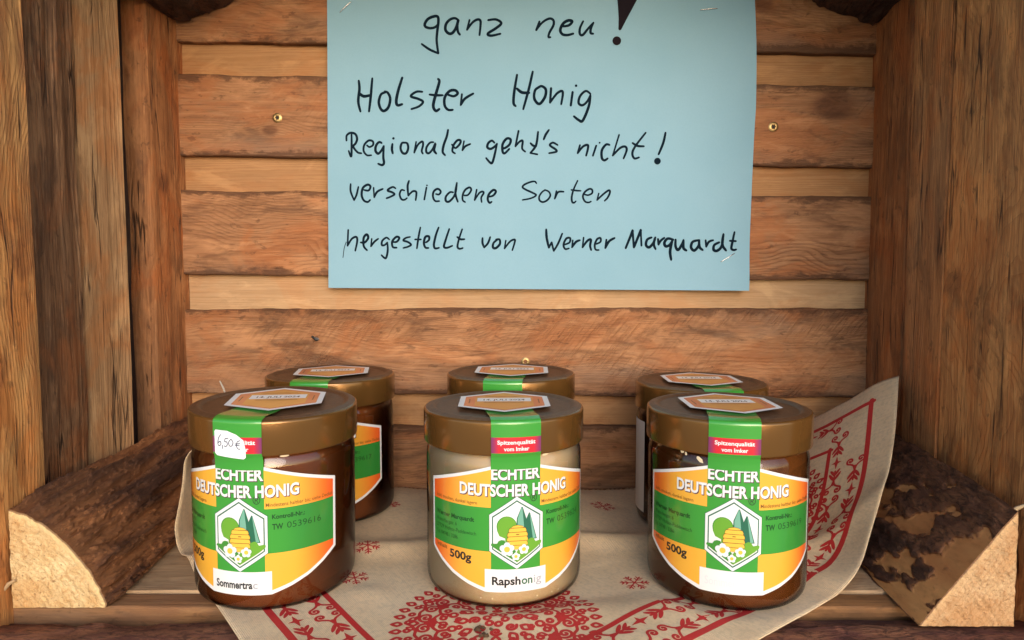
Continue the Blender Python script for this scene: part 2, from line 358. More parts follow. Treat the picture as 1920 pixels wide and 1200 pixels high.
def quarter_log(y0, y1, c0, c1, ru0, rv0, ru1, rv1, su, sv, ex, seed, bark, endm, dispf, patch=None, label=None):
    """log of quarter section along Y; c = corner (x,z) at front/back, ru/rv widths, su/sv signs, ex superellipse exponent"""
    n, m = 230, 110; vs = []; att = []
    for i in range(n+1):
        t = i/n; y = y0+(y1-y0)*t
        cx = c0[0]+(c1[0]-c0[0])*t; cz = c0[1]+(c1[1]-c0[1])*t; ru = ru0+(ru1-ru0)*t; rv = rv0+(rv1-rv0)*t
        ring = [(cx, cz)]
        att.append(0.0)
        for j in range(m+1):
            a = j/m*PI/2; cu = max(0, math.cos(a))**(2/ex); cv = max(0, math.sin(a))**(2/ex)
            d, bk = dispf(y, j/m, seed); d *= .15+.85*sstep(0, .012, y-y0)
            w = min(1, .25+sstep(0, .06, j/m)*sstep(1, .94, j/m))
            ring.append((cx+su*(cu*ru+d*w*math.cos(a)), cz+sv*(cv*rv+d*w*math.sin(a)))); att.append(bk)
        yy = y + (.0006*fbm(j*.3, 4, seed) if i == 0 else 0)
        vs += [(x, yy, z) for x, z in ring]
    M = m+2
    fs = loft_fs(n+1, M, caps=False); fs.append(tuple(n*M+j for j in range(M)))
    o = place('corner_log', vs, fs, bark, box, smooth=50, offset=BO)
    at_ = o.data.attributes.new('bark', 'FLOAT', 'POINT'); at_.data.foreach_set('value', att)
    if label: o['label'] = label
    # sawn end: polar grid over the front section, slightly uneven
    k = 26; front = vs[:M]; cor = Vector(front[0]); ev = []; ef = []
    for r in range(k+1):
        for j in range(1, M):
            p = cor.lerp(Vector(front[j]), r/k)
            q = .0010*fbm(p.x*200, p.z*200, seed, seed, 4)+.00022*math.sin((p.x+.75*p.z)*1500+2*nz(p.x*80, 0, p.z*80))
            ev.append((p.x, p.y - (q*.8+.0003 if r < k else 0), p.z))
    W = M-1; rimv_ = [r/k for r in range(k+1) for j in range(W)]
    for r in range(k):
        for j in range(W-1): ef.append((r*W+j, r*W+j+1, (r+1)*W+j+1, (r+1)*W+j))
    e = place('sawn_end', ev, ef, endm, o, smooth=60, offset=Vector(o.location)+BO)
    ra = e.data.attributes.new('rim', 'FLOAT', 'POINT'); ra.data.foreach_set('value', rimv_)
    return o
def d_left(y, s, seed):
    a = s*9
    v = .0020*fbm(y*14, a, seed, seed, 4)+.0005*fbm(y*90, a*9, seed, seed, 3)
    r = fbm(y*13+s*2.5, a*1.1, 3, seed+5, 6); tr_ = sum(sstep(q-.015, q+.02, r) for q in (-.4, -.15, .08, .32))
    return v+.0015*tr_-.0016, tr_/4
def d_right(y, s, seed):
    f = fbm(y*34+2*s, s*6.5, seed, seed+1, 7) + 0.75*(s-.38) + 2.2*(y-.40)*(1 if y > .40 else .8)
    f2 = fbm(y*60, s*11, seed, seed+8, 3)*.22
    b = sstep(-.26, .16, f+f2)
    if s < .035: b = max(b, sstep(-.3, 0, fbm(y*60, s*20, 1, seed)))
    return .0004*fbm(y*20, s*5, 2, seed)+b*(.0016+.0013*fbm(y*60, s*16, 7, seed, 4)+.0008*sstep(.1, .14, fbm(y*30, s*9, 4, seed+3, 5))), b
barkL = bark_mat('bark_red_brown', (.17, .058, .026), (.40, .16, .058), (.06, .026, .017), seed=1, plates=True)
barkR = bark_mat('bark_patchy', (.12, .046, .025), (.24, .095, .042), (.06, .026, .017), wooda=(.64, .30, .105), patch=True, seed=2)
barkT = bark_mat('bark_dark', (.05, .024, .017), (.11, .048, .026), (.02, .012, .01), seed=3)
endL = end_mat('sawn_end_pale', (.80, .60, .32), (.62, .38, .17), 1); endR = end_mat('sawn_end_warm', (.66, .42, .22), (.50, .27, .12), 2)
quarter_log(.3275, .520, (-.2525, 0), (-.2535, 0), .0470, .0505, .036, .058, 1, 1, 1.50, 3, barkL, endL, d_left, label='left bottom log with red-brown bark and a pale sawn end')
quarter_log(.3095, .520, (.2400, 0), (.272, 0), .0450, .0560, .055, .060, -1, 1, 1.02, 5, barkR, endR, d_right, label='right bottom log with patchy dark bark over orange wood')
def d_top(y, s, seed): return .004*fbm(y*20, s*5, seed, seed, 4)+.002*sstep(0, .2, fbm(y*18, s*9, 3, seed+4)), 1.0
quarter_log(.30, .517, (-.2585, .428), (-.2565, .428), .074, .066, .080, .068, 1, -1, 2.0, 7, barkT, endR, d_top, label='dark bark log in the top left corner')
quarter_log(.30, .517, (.266, .428), (.2785, .428), .074, .066, .078, .069, -1, -1, 2.0, 9, barkT, endR, d_top, label='dark bark log in the top right corner')
# bark rail along the front lower edge
def rail():
    n, m = 260, 40; vs = []; rng = 11
    for i in range(n+1):
        x = -.32+.66*i/n
        for j in range(m):
            a = j/m*2*PI
            ry, rz = .024, .017
            y = .3063+ry*math.copysign(abs(math.cos(a))**.8, math.cos(a)); z = -.0212+rz*math.copysign(abs(math.sin(a))**.7, math.sin(a))
            d = .0022*fbm(x*14, a*1.5, 0, 5, 4)+.0018*sstep(0, .15, fbm(x*10, a*3, 2, 9, 3))
            vs.append((x, y+d*math.cos(a), z+d*math.sin(a)))
    return place('front_rail', vs, loft_fs(n+1, m), bark_mat('bark_rail', (.17, .055, .038), (.32, .125, .06), (.06, .024, .026), seed=5, ax='X'), box, smooth=60, offset=BO)
rl = rail(); rl['label'] = 'bark-covered rail along the front edge under the cloth'

# ---- screws in the back planks
brass = flat('brass', (.50, .34, .15), .42, 1)
darkm = flat('dark_recess', (.02, .012, .008), .6)
def screw(px, py, rad, rot=0):
    p = at(px, py, YB); k = 24
    prof = [(0, -.0006), (rad*.32, -.0006), (rad*.42, .0002), (rad*.55, .0004), (rad*.8, .0001), (rad, -.0003), (rad*1.02, -.0012)]
    vs = []; mi = []; fs = []
    for i, (r, h) in enumerate(prof):
        for j in range(k):
            rr = r*(1+(.18*math.cos(6*j/k*2*PI) if i in (1, 2) else 0)); vs.append((math.cos(j/k*2*PI)*rr, -h-.0004, math.sin(j/k*2*PI)*rr))
    for i in range(len(prof)-1):
        for j in range(k): fs.append((i*k+j, i*k+(j+1) % k, (i+1)*k+(j+1) % k, (i+1)*k+j)); mi.append(1 if i < 1 else 0)
    me = make_mesh('screw', vs, fs, [brass, darkm], mi, 50); recalc(me)
    host = min([o for o in box.children if o.name.startswith('back_plank')], key=lambda o: abs(o.location.z+BO.z-p.z)+(.5 if o.location.y > .003 else 0))
    return mesh_obj('screw', me, host, Vector((p.x, YB-.0002, p.z))-BO-Vector(host.location))
screw(520, 221, .0036); screw(1450, 238, .0038); screw(985, 678, .0034)

# ------------------------------------------------------------------ 2D print collector
class Print:
    def __init__(s): s.v = []; s.f = []; s.m = []; s.k = 0
    def poly(s, pts, mat, layer=0):
        pts = [Vector((p[0], p[1], 0)) for p in pts]; b = len(s.v)
        for tri in geometry.tessellate_polygon([pts]): s.f.append(tuple(b+i for i in tri)); s.m.append(mat)
        s.v += [(p.x, p.y, layer) for p in pts]
    def rect(s, x0, y0, x1, y1, mat, layer=0): s.poly([(x0, y0), (x1, y0), (x1, y1), (x0, y1)], mat, layer)
    def circ(s, x, y, r, mat, layer=0, n=20, ry=None):
        ry = ry or r; s.poly([(x+r*math.cos(i/n*2*PI), y+ry*math.sin(i/n*2*PI)) for i in range(n)], mat, layer)
    def mesh(s, vs, fs, mat, layer=0):
        b = len(s.v); s.v += [(x, y, layer) for x, y in vs]
        for f in fs: s.f.append(tuple(b+i for i in f)); s.m.append(mat)
    def stroke(s, pts, w, mat, layer=0, smooth=True, closed=False, taper=0, seg=None, dl=.02):
        pts = [Vector(p[:2]) for p in pts]
        if closed: pts = pts+[pts[0]]
        if smooth and len(pts) > 2: pts = catmull(pts, seg or 6)
        n = len(pts); L = []; Rr = []; b = len(s.v); h = w/2
        s.k = (s.k+1) % 40
        for i, p in enumerate(pts):
            t = pts[min(n-1, i+1)]-pts[max(0, i-1)]
            if t.length < 1e-9: t = Vector((1, 0))
            t.normalize(); nn = Vector((-t.y, t.x)); u = i/(n-1)
            hh = h*(1-taper*abs(2*u-1)**2) if taper else h
            L.append(p+nn*hh); Rr.append(p-nn*hh)
        lay = [layer+s.k*dl+.3*dl*i/n for i in range(n)]
        for i in range(n): s.v.append((L[i].x, L[i].y, lay[i])); s.v.append((Rr[i].x, Rr[i].y, lay[i]))
        for i in range(n-1): s.f.append((b+2*i, b+2*i+1, b+2*i+3, b+2*i+2)); s.m.append(mat)
        if not closed:
            for e, sg in ((0, -1), (n-1, 1)):
                t = (pts[min(n-1, e+1)]-pts[max(0, e-1)]); 
                if t.length < 1e-9: continue
                t.normalize(); t *= sg*(h*(1-taper) if taper else h)*.9; c = pts[e]; nb = len(s.v)
                a0 = L[e]; a1 = Rr[e]
                s.v += [(c.x+t.x+(a0.x-c.x)*.5, c.y+t.y+(a0.y-c.y)*.5, lay[e]), (c.x+t.x+(a1.x-c.x)*.5, c.y+t.y+(a1.y-c.y)*.5, lay[e])]
                s.f.append((b+2*e, b+2*e+1, nb+1, nb)); s.m.append(mat)
    def build(s, name, mats, fn, cut=None, parent=None, loc=None, smooth=None, clip=None):
        me = bpy.data.meshes.new(name); bm = bmesh.new(); V = [bm.verts.new(v) for v in s.v]
        for f, m in zip(s.f, s.m):
            try: fc = bm.faces.new([V[i] for i in f]); fc.material_index = m
            except ValueError: pass
        if cut:
            for (ax, step) in cut:
                lo = min(v.co[ax] for v in bm.verts); hi = max(v.co[ax] for v in bm.verts); c = math.floor(lo/step)*step+step
                no = (1, 0, 0) if ax == 0 else (0, 1, 0)
                while c < hi:
                    co = (c, 0, 0) if ax == 0 else (0, c, 0)
                    bmesh.ops.bisect_plane(bm, geom=bm.verts[:]+bm.edges[:]+bm.faces[:], plane_co=co, plane_no=no); c += step
        uv = bm.loops.layers.uv.new('UVMap')
        for f in bm.faces:
            for l in f.loops: l[uv].uv = (l.vert.co.x, l.vert.co.y)
        kill = []
        for v in bm.verts:
            p = fn(v.co.x, v.co.y, v.co.z)
            if p is None: kill.append(v)
            else: v.co = p
        if kill: bmesh.ops.delete(bm, geom=kill, context='VERTS')
        bm.to_mesh(me); bm.free()
        for m in mats: me.materials.append(m)
        if smooth: me.polygons.foreach_set('use_smooth', [True]*len(me.polygons))
        return mesh_obj(name, me, parent, loc)
def catmull(P, seg):
    out = []; n = len(P)
    for i in range(n-1):
        p0 = P[max(0, i-1)]; p1 = P[i]; p2 = P[i+1]; p3 = P[min(n-1, i+2)]
        for k in range(seg):
            t = k/seg; out.append(.5*((2*p1)+(p2-p0)*t+(2*p0-5*p1+4*p2-p3)*t*t+(3*p1-p0-3*p2+p3)*t*t*t))
    out.append(P[-1]); return out
_tc = {}
def text2d(s, bold=0, spacing=1.0):
    key = (s, bold, spacing)
    if key in _tc: return _tc[key]
    cu = bpy.data.curves.new('t', 'FONT'); cu.body = s; cu.size = 1; cu.offset = bold; cu.space_character = spacing; cu.resolution_u = 3
    cu.fill_mode = 'FRONT'
    o = bpy.data.objects.new('t', cu); C.objects.link(o)
    dg = bpy.context.evaluated_depsgraph_get(); me = bpy.data.meshes.new_from_object(o.evaluated_get(dg))
    vs = [(v.co.x, v.co.y) for v in me.vertices]; fs = [tuple(p.vertices) for p in me.polygons]
    bpy.data.objects.remove(o); bpy.data.curves.remove(cu); bpy.data.meshes.remove(me)
    _tc[key] = (vs, fs); return vs, fs
def CAPH(bold):
    vs, _ = text2d('H', bold); return max(v[1] for v in vs)-min(v[1] for v in vs)
def put_text(P, s, x, y, cap, width=None, mat=0, layer=0, bold=0, align='L', shear=0, fn=None, spacing=1.0):
    """baseline y; cap = capital height; width = total width (squeezes the letters)"""
    vs, fs = text2d(s, bold, spacing)
    x0 = min(v[0] for v in vs); x1 = max(v[0] for v in vs); sc = cap/CAPH(bold); sx = sc if width is None else width/(x1-x0)
    w = (x1-x0)*sx; ox = x if align == 'L' else (x-w/2 if align == 'C' else x-w)
    P.mesh([(ox+(a-x0)*sx+shear*b*sc, y+b*sc) for a, b in vs], fs, mat, layer)

# ------------------------------------------------------------------ blue paper sheet with handwriting
Z0 = at(960, 545, .5155).z
SX0, SX1 = at(615, 300, .5155).x, at(1409, 300, .5155).x
SZ0, SZ1 = at(960, 545, .5155).z, at(960, -90, .5155).z
def sheet_y(x, z):
    u = (x-SX0)/(SX1-SX0); v = (z-SZ0)/(SZ1-SZ0)
    y = .5160 - .0012*math.sin(u*PI)*math.sin(v*PI*1.3) - .0008*math.sin(u*9+1)*math.sin(v*5+.5)
    y -= .0032*sstep(.86, 1.0, u)*(1-sstep(0, .3, abs(v-.75)))             # right edge bows out
    y -= .0030*sstep(.80, 1.0, u)*sstep(.16, 0, v)                     # lower right corner lifts
    y -= .0012*sstep(.15, 0, u)*sstep(.12, 0, v) + .0010*(.5+.5*math.sin(u*7+v*3))
    return y
def sheet_map(x, z, layer): return Vector((x, sheet_y(x, z)-layer*.0001, z))
paper = NT('blue_paper'); tc = paper.n('TexCoord')
fb = paper.noise(tc.outputs['Object'], 900, 3, .6); fb2 = paper.noise(tc.outputs['Object'], 14, 3, .5)
pc = paper.mix(paper.mapr(fb2, .3, .7), (.235, .415, .525), (.255, .435, .545)); pc = paper.mix(paper.math('MULTIPLY', paper.mapr(fb, .4, .7), .12), pc, (.19, .35, .44))
paper.link(pc, paper.p.inputs['Base Color']); paper.p.inputs['Roughness'].default_value = .75; paper.p.inputs['Specular IOR Level'].default_value = .25
paper.bump(fb, .00006)
sheet = empty('paper_sheet', ((SX0+SX1)/2, .516, SZ0)); SO = Vector(sheet.location)
tag(sheet, 'light blue paper notice with handwritten German text stapled to the back planks', 'paper notice')
n1, n2 = 90, 70; vs = []; fs = []
for side in (0, 1):
    for j in range(n2+1):
        for i in range(n1+1):
            u, v = i/n1, j/n2
            # edges a little out of true
            py_ = 545-(545+90)*v; le = at(613+4*py_/545, py_, .5155).x
            ri = at(1413+3.5*math.sin(max(0, py_)/200*PI/2) if py_ < 200 else 1416.5-14.5*((py_-200)/345)**.9, py_, .5155).x
            x = le+(ri-le)*u
            zb = SZ0+.0022*(1-u); z = zb+(SZ1-zb)*v
            vs.append((x, sheet_y(x, z)+side*.00025, z))
K = (n1+1)*(n2+1)
for j in range(n2):
    for i in range(n1):
        a = j*(n1+1)+i; q = (a, a+1, a+n1+2, a+n1+1); fs.append(q); fs.append(tuple(K+x for x in reversed(q)))
rimv = [i for i in range(n1+1)]+[j*(n1+1)+n1 for j in range(1, n2+1)]+[n2*(n1+1)+i for i in range(n1-1, -1, -1)]+[j*(n1+1) for j in range(n2-1, 0, -1)]
for a, b in zip(rimv, rimv[1:]+rimv[:1]): fs.append((a, b, K+b, K+a))
place('paper', vs, fs, paper.m, sheet, smooth=60, offset=SO)
ink = flat('felt_pen_ink', (.006, .014, .024), .9, spec=.05); ink2 = flat('marker_ink', (.014, .010, .014), .9, spec=.1)
HW = []
HW.append(('line "ganz neu!"', 780, 0, 4.2667, 5.0, [
 [(178,190),(150,215),(110,222),(75,210),(70,185),(95,148),(140,128),(172,130),(178,170),(168,260),(165,330),(178,425)],[(178,425),(110,395),(45,350)],
 [(340,160),(310,143),(270,155),(240,190),(235,235),(260,265),(290,262),(320,220),(338,160),(330,200),(335,250),(350,275)],
 [(428,158),(408,237)],[(408,237),(450,180),(490,155),(515,165),(515,215),(508,280)],[(578,160),(640,155),(682,185),(640,225),(575,268),(600,285),(675,270)],
 [(988,172),(962,240)],[(962,240),(1010,180),(1065,148),(1098,160),(1100,200),(1068,260),(1060,295),(1075,297)],
 [(1180,210),(1225,200),(1250,170),(1220,162),(1180,185),(1155,235),(1170,272),(1210,280),(1258,268)],
 [(1338,168),(1312,225),(1312,270),(1335,278),(1375,230),(1420,180)],[(1420,180),(1400,225),(1398,262),(1418,268)]], [(1607,325,33)]))
HW.append(('line "Holster Honig"', 640, 120, 3.84, 5.2, [
 [(125,120),(130,180),(122,270),(138,342)],[(222,103),(212,230),(200,342)],[(130,210),(160,232),(208,225)],
 [(318,203),(285,220),(270,275),(285,325),(310,338),(340,310),(352,250),(335,208),(312,198)],[(438,98),(410,190),(396,265),(405,297),(438,290)],
 [(583,200),(540,200),(500,232),(550,250),(588,272),(560,305),(505,325)],[(697,108),(705,130),(680,220),(662,300),(680,338),(705,325)],[(635,220),(680,225),(730,225)],
 [(770,222),(810,232),(838,212),(820,190),(780,195),(745,240),(745,300),(770,330),(802,330)],[(868,218),(860,295)],[(860,295),(890,250),(950,213)],
 [(1265,78),(1245,200),(1240,280),(1255,303)],[(1378,55),(1350,180),(1310,325)],[(1265,178),(1300,205),(1352,208)],
 [(1430,162),(1395,190),(1390,250),(1425,288),(1465,240),(1472,185),(1440,160),(1405,180)],[(1510,175),(1503,278)],[(1503,278),(1550,215),(1585,195),(1595,215),(1583,290)],
 [(1665,203),(1652,298)],[(1793,215),(1760,195),(1720,230),(1708,280),(1735,298),(1770,270),(1793,225)],[(1793,230),(1780,310),(1738,408),(1710,405),(1675,378)]], [(1690,157,9)]))
HW.append(('line "Regionaler"', 640, 230, 6.1935, 4.4, [
 [(120,130),(122,260),(118,398),(88,330)],[(62,210),(65,150),(110,120),(165,135),(185,190),(170,240),(142,280),(190,345),(235,358)],
 [(300,265),(330,285),(370,262),(368,220),(320,210),(270,260),(262,330),(300,380),(350,380)],[(470,238),(440,228),(405,270),(400,330),(430,362),(465,330),(495,275)],
 [(495,275),(490,400),(498,470),(475,495),(432,480)],[(595,250),(590,310),(600,358)],[(745,235),(705,240),(690,300),(715,355),(755,355),(778,300),(768,245),(740,233)],
 [(870,225),(848,350)],[(848,350),(890,260),(940,220),(950,260),(935,330),(948,362)],[(1070,228),(1030,235),(990,290),(990,345),(1020,355),(1060,310),(1090,240)],[(1095,250),(1078,320),(1103,360)],
 [(1240,85),(1225,160),(1190,260),(1178,340),(1205,378)],[(1285,255),(1325,295),(1375,250),(1385,210),(1350,205),(1305,260),(1290,330),(1320,358)],[(1425,215),(1405,322)],[(1405,322),(1440,275),(1498,248)]], [(607,185,14)]))
HW.append(("line \"geht's nicht!\"", 900, 230, 5.189, 4.4, [
 [(140,195),(115,175),(80,200),(72,240),(105,255),(145,230),(165,205)],[(165,205),(145,300),(120,388),(95,385),(60,345)],[(215,215),(230,250),(285,215),(298,165),(260,155),(220,210),(220,280),(240,298),(285,255)],
 [(375,80),(345,230)],[(345,230),(385,185),(415,178),(410,250),(440,282)],[(565,90),(545,220),(490,295)],[(490,295),(558,308)],[(492,200),(520,225),(548,228)],[(670,72),(640,115),(620,163)],
 [(755,218),(710,195),(680,220),(735,260),(745,280),(715,290),(672,297)],[(972,220),(950,297)],[(950,297),(1000,235),(1045,218),(1050,250),(1032,322)],[(1130,225),(1098,322)],
 [(1258,218),(1225,215),(1185,270),(1185,345),(1210,368),(1240,350)],[(1352,120),(1290,322)],[(1290,322),(1360,250),(1410,235),(1425,270),(1395,350)],
 [(1610,100),(1510,230),(1480,300),(1500,350),(1545,340)],[(1482,200),(1530,228),(1592,232)],[(1803,100),(1780,200),(1735,310)]], [(1163,197,9),(1723,377,32)]))
HW.append(('line "verschiedene"', 640, 330, 6.1935, 4.2, [
 [(112,95),(112,180),(152,283)],[(152,283),(180,220),(202,128)],[(270,165),(320,170),(342,125),(310,103),(255,140),(240,220),(265,285),(310,303),(338,280)],[(378,138),(385,250)],[(385,250),(420,185),(485,152)],
 [(632,145),(600,130),(550,155),(545,175),(590,190),(620,215),(570,245),(528,260)],[(735,170),(700,165),(680,215),(700,270),(735,278),(765,258)],[(788,58),(772,120),(780,230)],[(780,230),(830,180),(870,185),(872,230),(865,282)],
 [(990,135),(965,275)],[(1100,210),(1135,215),(1155,180),(1120,150),(1075,180),(1065,240),(1090,290),(1138,292)],[(1298,190),(1260,190),(1215,240),(1215,290),(1250,298),(1300,250),(1330,180),(1342,80)],[(1342,80),(1325,200),(1353,300)],
 [(1425,225),(1470,220),(1508,165),(1490,133),(1440,160),(1410,220),(1410,280),(1438,303)],[(1572,158),(1548,280)],[(1548,280),(1600,200),(1640,180),(1652,200),(1625,250),(1630,303)],
 [(1720,240),(1765,225),(1795,180),(1765,162),(1715,210),(1700,270),(1720,310),(1745,300)]], [(996,110,10)]))
HW.append(('line "Sorten"', 960, 330, 9.6, 3.8, [
 [(440,130),(410,98),(340,105),(230,150),(190,200),(250,245),(370,300),(435,345),(340,400),(190,430)],[(600,250),(540,290),(490,370),(500,440),(560,468),(640,430),(690,350),(660,280),(590,250)],
 [(800,270),(770,408)],[(775,400),(830,290),(930,283)],[(1180,85),(1110,240),(1075,380),(1085,470),(1120,480),(1148,455)],[(1065,250),(1150,262),(1238,268)],
 [(1300,330),(1370,345),(1440,310),(1440,250),(1390,235),(1310,290),(1275,370),(1310,455),(1370,478),(1420,460)],[(1560,315),(1530,435)],[(1530,435),(1640,330),(1740,260),(1760,300),(1720,390),(1665,448)]], []))
HW.append(('line "hergestellt von"', 630, 420, 5.3333, 4.2, [
 [(125,60),(118,218)],[(118,218),(160,150),(205,130),(215,170),(195,268)],[(250,185),(290,185),(325,140),(310,105),(280,140),(280,220),(312,262)],[(360,148),(352,225)],[(352,225),(385,180),(425,148)],
 [(535,155),(505,137),(465,170),(462,212),(490,210),(515,185)],[(515,185),(520,260),(505,335),(485,338),(458,312)],[(570,180),(610,178),(635,140),(605,130),(565,175),(570,230),(608,237)],
 [(742,130),(700,140),(675,165),(720,180),(752,208),(720,228),(675,240)],[(845,35),(825,140),(810,245)],[(792,155),(850,155)],[(900,185),(930,160),(930,125),(895,130),(880,190),(895,235),(925,240)],
 [(1027,35),(1000,110),(980,200),(990,243),(1030,238)],[(1133,50),(1100,150),(1080,225),(1110,238),(1163,218)],[(1262,52),(1230,150),(1215,225),(1235,248),(1268,240)],[(1212,130),(1245,152),(1285,152)],
 [(1465,140),(1465,190),(1482,235)],[(1482,235),(1520,190),(1542,130)],[(1615,155),(1575,190),(1570,235),(1600,240),(1638,200),(1635,155),(1600,155)],[(1698,165),(1685,245)],[(1685,245),(1740,175),(1785,155),(1788,180),(1763,262)]], []))
HW.append(('line "Werner Marquardt"', 1010, 420, 4.923, 4.4, [
 [(70,50),(75,130),(95,218)],[(95,218),(120,170)],[(120,170),(140,248)],[(140,248),(180,180),(218,88)],[(240,190),(285,170),(290,130),(255,135),(230,190),(245,230),(280,225)],[(315,150),(308,215)],[(308,215),(345,165),(380,150)],
 [(415,125),(405,215)],[(405,215),(450,155),(482,145),(475,200),(485,240)],[(530,185),(570,165),(570,130),(540,140),(518,190),(525,235),(555,240)],[(625,145),(615,222)],[(615,222),(650,160),(700,130)],
 [(803,222),(865,60)],[(865,60),(878,215)],[(878,215),(940,55)],[(940,55),(948,200)],[(806,218),(870,64)],[(882,213),(944,60)],[(1040,125),(1000,145),(990,195),(1020,215),(1060,170),(1075,125)],[(1070,130),(1062,190),(1078,232)],
 [(1100,140),(1105,190)],[(1105,190),(1125,155),(1158,128)],[(1240,145),(1190,135),(1160,170),(1170,205),(1205,195),(1235,150)],[(1230,160),(1212,250),(1222,330)],[(1262,145),(1262,205),(1285,240),(1320,190),(1335,150)],[(1335,150),(1335,220),(1362,245)],
 [(1475,150),(1420,165),(1405,215),(1435,245),(1475,200),(1480,150)],[(1478,160),(1485,215),(1512,240)],[(1540,150),(1545,210)],[(1545,210),(1570,165),(1610,150)],[(1665,170),(1620,195),(1615,240),(1650,245),(1690,200),(1705,95)],[(1705,95),(1695,190),(1728,245)],
 [(1808,75),(1790,160),(1778,225),(1800,240),(1822,235)],[(1765,155),(1820,158)]], []))
PXW = .5155/F
SPL = {0: [(800, 'ganz'), (1500, 'neu'), (9e9, None)], 1: [(1090, 'Holster'), (9e9, 'Honig')], 2: [(9e9, 'Regionaler')], 3: [(850, "geht's"), (1680, 'nicht'), (9e9, None)],
       4: [(9e9, 'verschiedene')], 5: [(9e9, 'Sorten')], 6: [(1370, 'hergestellt'), (9e9, 'von')], 7: [(750, 'Werner'), (9e9, 'Marquardt')]}
WORDS = []
for li, (lab, ox, oy, sc, w, strokes, dots) in enumerate(HW):
    lo = -9e9
    for hi, word in SPL[li]:
        inr = lambda x: lo <= x < hi
        WORDS.append((li, word, ox, oy, sc, w, [q for q in strokes if inr(q[0][0])], [d for d in dots if inr(d[0])])); lo = hi
for li, word, ox, oy, sc, w, strokes, dots in WORDS:
    P = Print(); 
    def cv(p, ox=ox, oy=oy, sc=sc): q = at(ox+p[0]/sc, oy+p[1]/sc, .5150); return (q.x, q.z)
    for si, st in enumerate(strokes):
        ww = w*PXW*(1.15 if word == 'Marquardt' else 1)*random.Random(si+li*50).uniform(.9, 1.1)
        P.stroke([cv(p) for p in st], ww, 0, 1.0, dl=.04, taper=.22)
    for (x, y, r) in ([] if li == 0 else dots):
        c = cv((x, y)); P.circ(c[0], c[1], r/sc*PXW, 0, 3.1, 18)
    if li == 0 and not word:
        P.poly([cv(p) for p in [(1608, -60), (1618, 60), (1623, 150), (1620, 232), (1630, 241), (1642, 236), (1700, 125), (1775, -15), (1795, -60)]], 1, 3.0)
        P.circ(*cv((1607, 325)), 34/sc*PXW, 1, 3.2, 20)
    if word == 'hergestellt': P.stroke([cv(p) for p in [(105, 180), (85, 240), (72, 335)]], 1.4*PXW, 0, 1.0, dl=.04)
    o = P.build('handwritten_word' if word else 'exclamation_mark', [ink, ink2], lambda x, z, l: sheet_map(x, z, l)-SO, parent=sheet, cut=[(0, .012), (1, .012)])
    o['label'] = ('handwritten word '+word) if word else ('thick wedge-shaped exclamation mark' if li == 0 else 'thin exclamation mark')

# staples
steel = flat('staple_steel', (.62, .62, .62), .25, 1)
def tube(pts, rad, k=8, close=True):
    vs = []; fs = []; n = len(pts); pts = [Vector(p) for p in pts]
    for i, p in enumerate(pts):
        t = (pts[min(n-1, i+1)]-pts[max(0, i-1)]).normalized(); a = t.orthogonal().normalized() if i == 0 else (a - t*a.dot(t)).normalized(); b = t.cross(a)
        r = rad[i] if isinstance(rad, (list, tuple)) else rad
        for j in range(k): vs.append(p+a*math.cos(j/k*2*PI)*r+b*math.sin(j/k*2*PI)*r)
    fs = loft_fs(n, k); return vs, fs
def staple(p0, p1, lab):
    a = at(*p0, .5155); b = at(*p1, .5155); a.y = sheet_y(a.x, a.z)-.0007; b.y = sheet_y(b.x, b.z)-.0007
    d = (b-a).normalized(); pts = [a+Vector((0, .004, 0)), a+Vector((0, .0006, 0)), a+Vector((0, .0001, 0))+d*.0002, a+d*.0007, a.lerp(b, .5)-Vector((0, .0003, 0)), b-d*.0007, b+Vector((0, .0001, 0))-d*.0002, b+Vector((0, .0006, 0)), b+Vector((0, .004, 0))]
    vs, fs = tube(pts, .00033, 8); o = place('staple', vs, fs, steel, None, smooth=60)
    tag(o, lab, 'staple', 'staples holding the blue sheet')
staple((637, 23), (658, 3), 'slanted steel staple at the upper left of the blue sheet')
staple((1313, 19), (1344, 17), 'nearly level steel staple at the upper right of the blue sheet')
staple((1350, 491), (1376, 475), 'slanted steel staple at the lower right corner of the blue sheet')

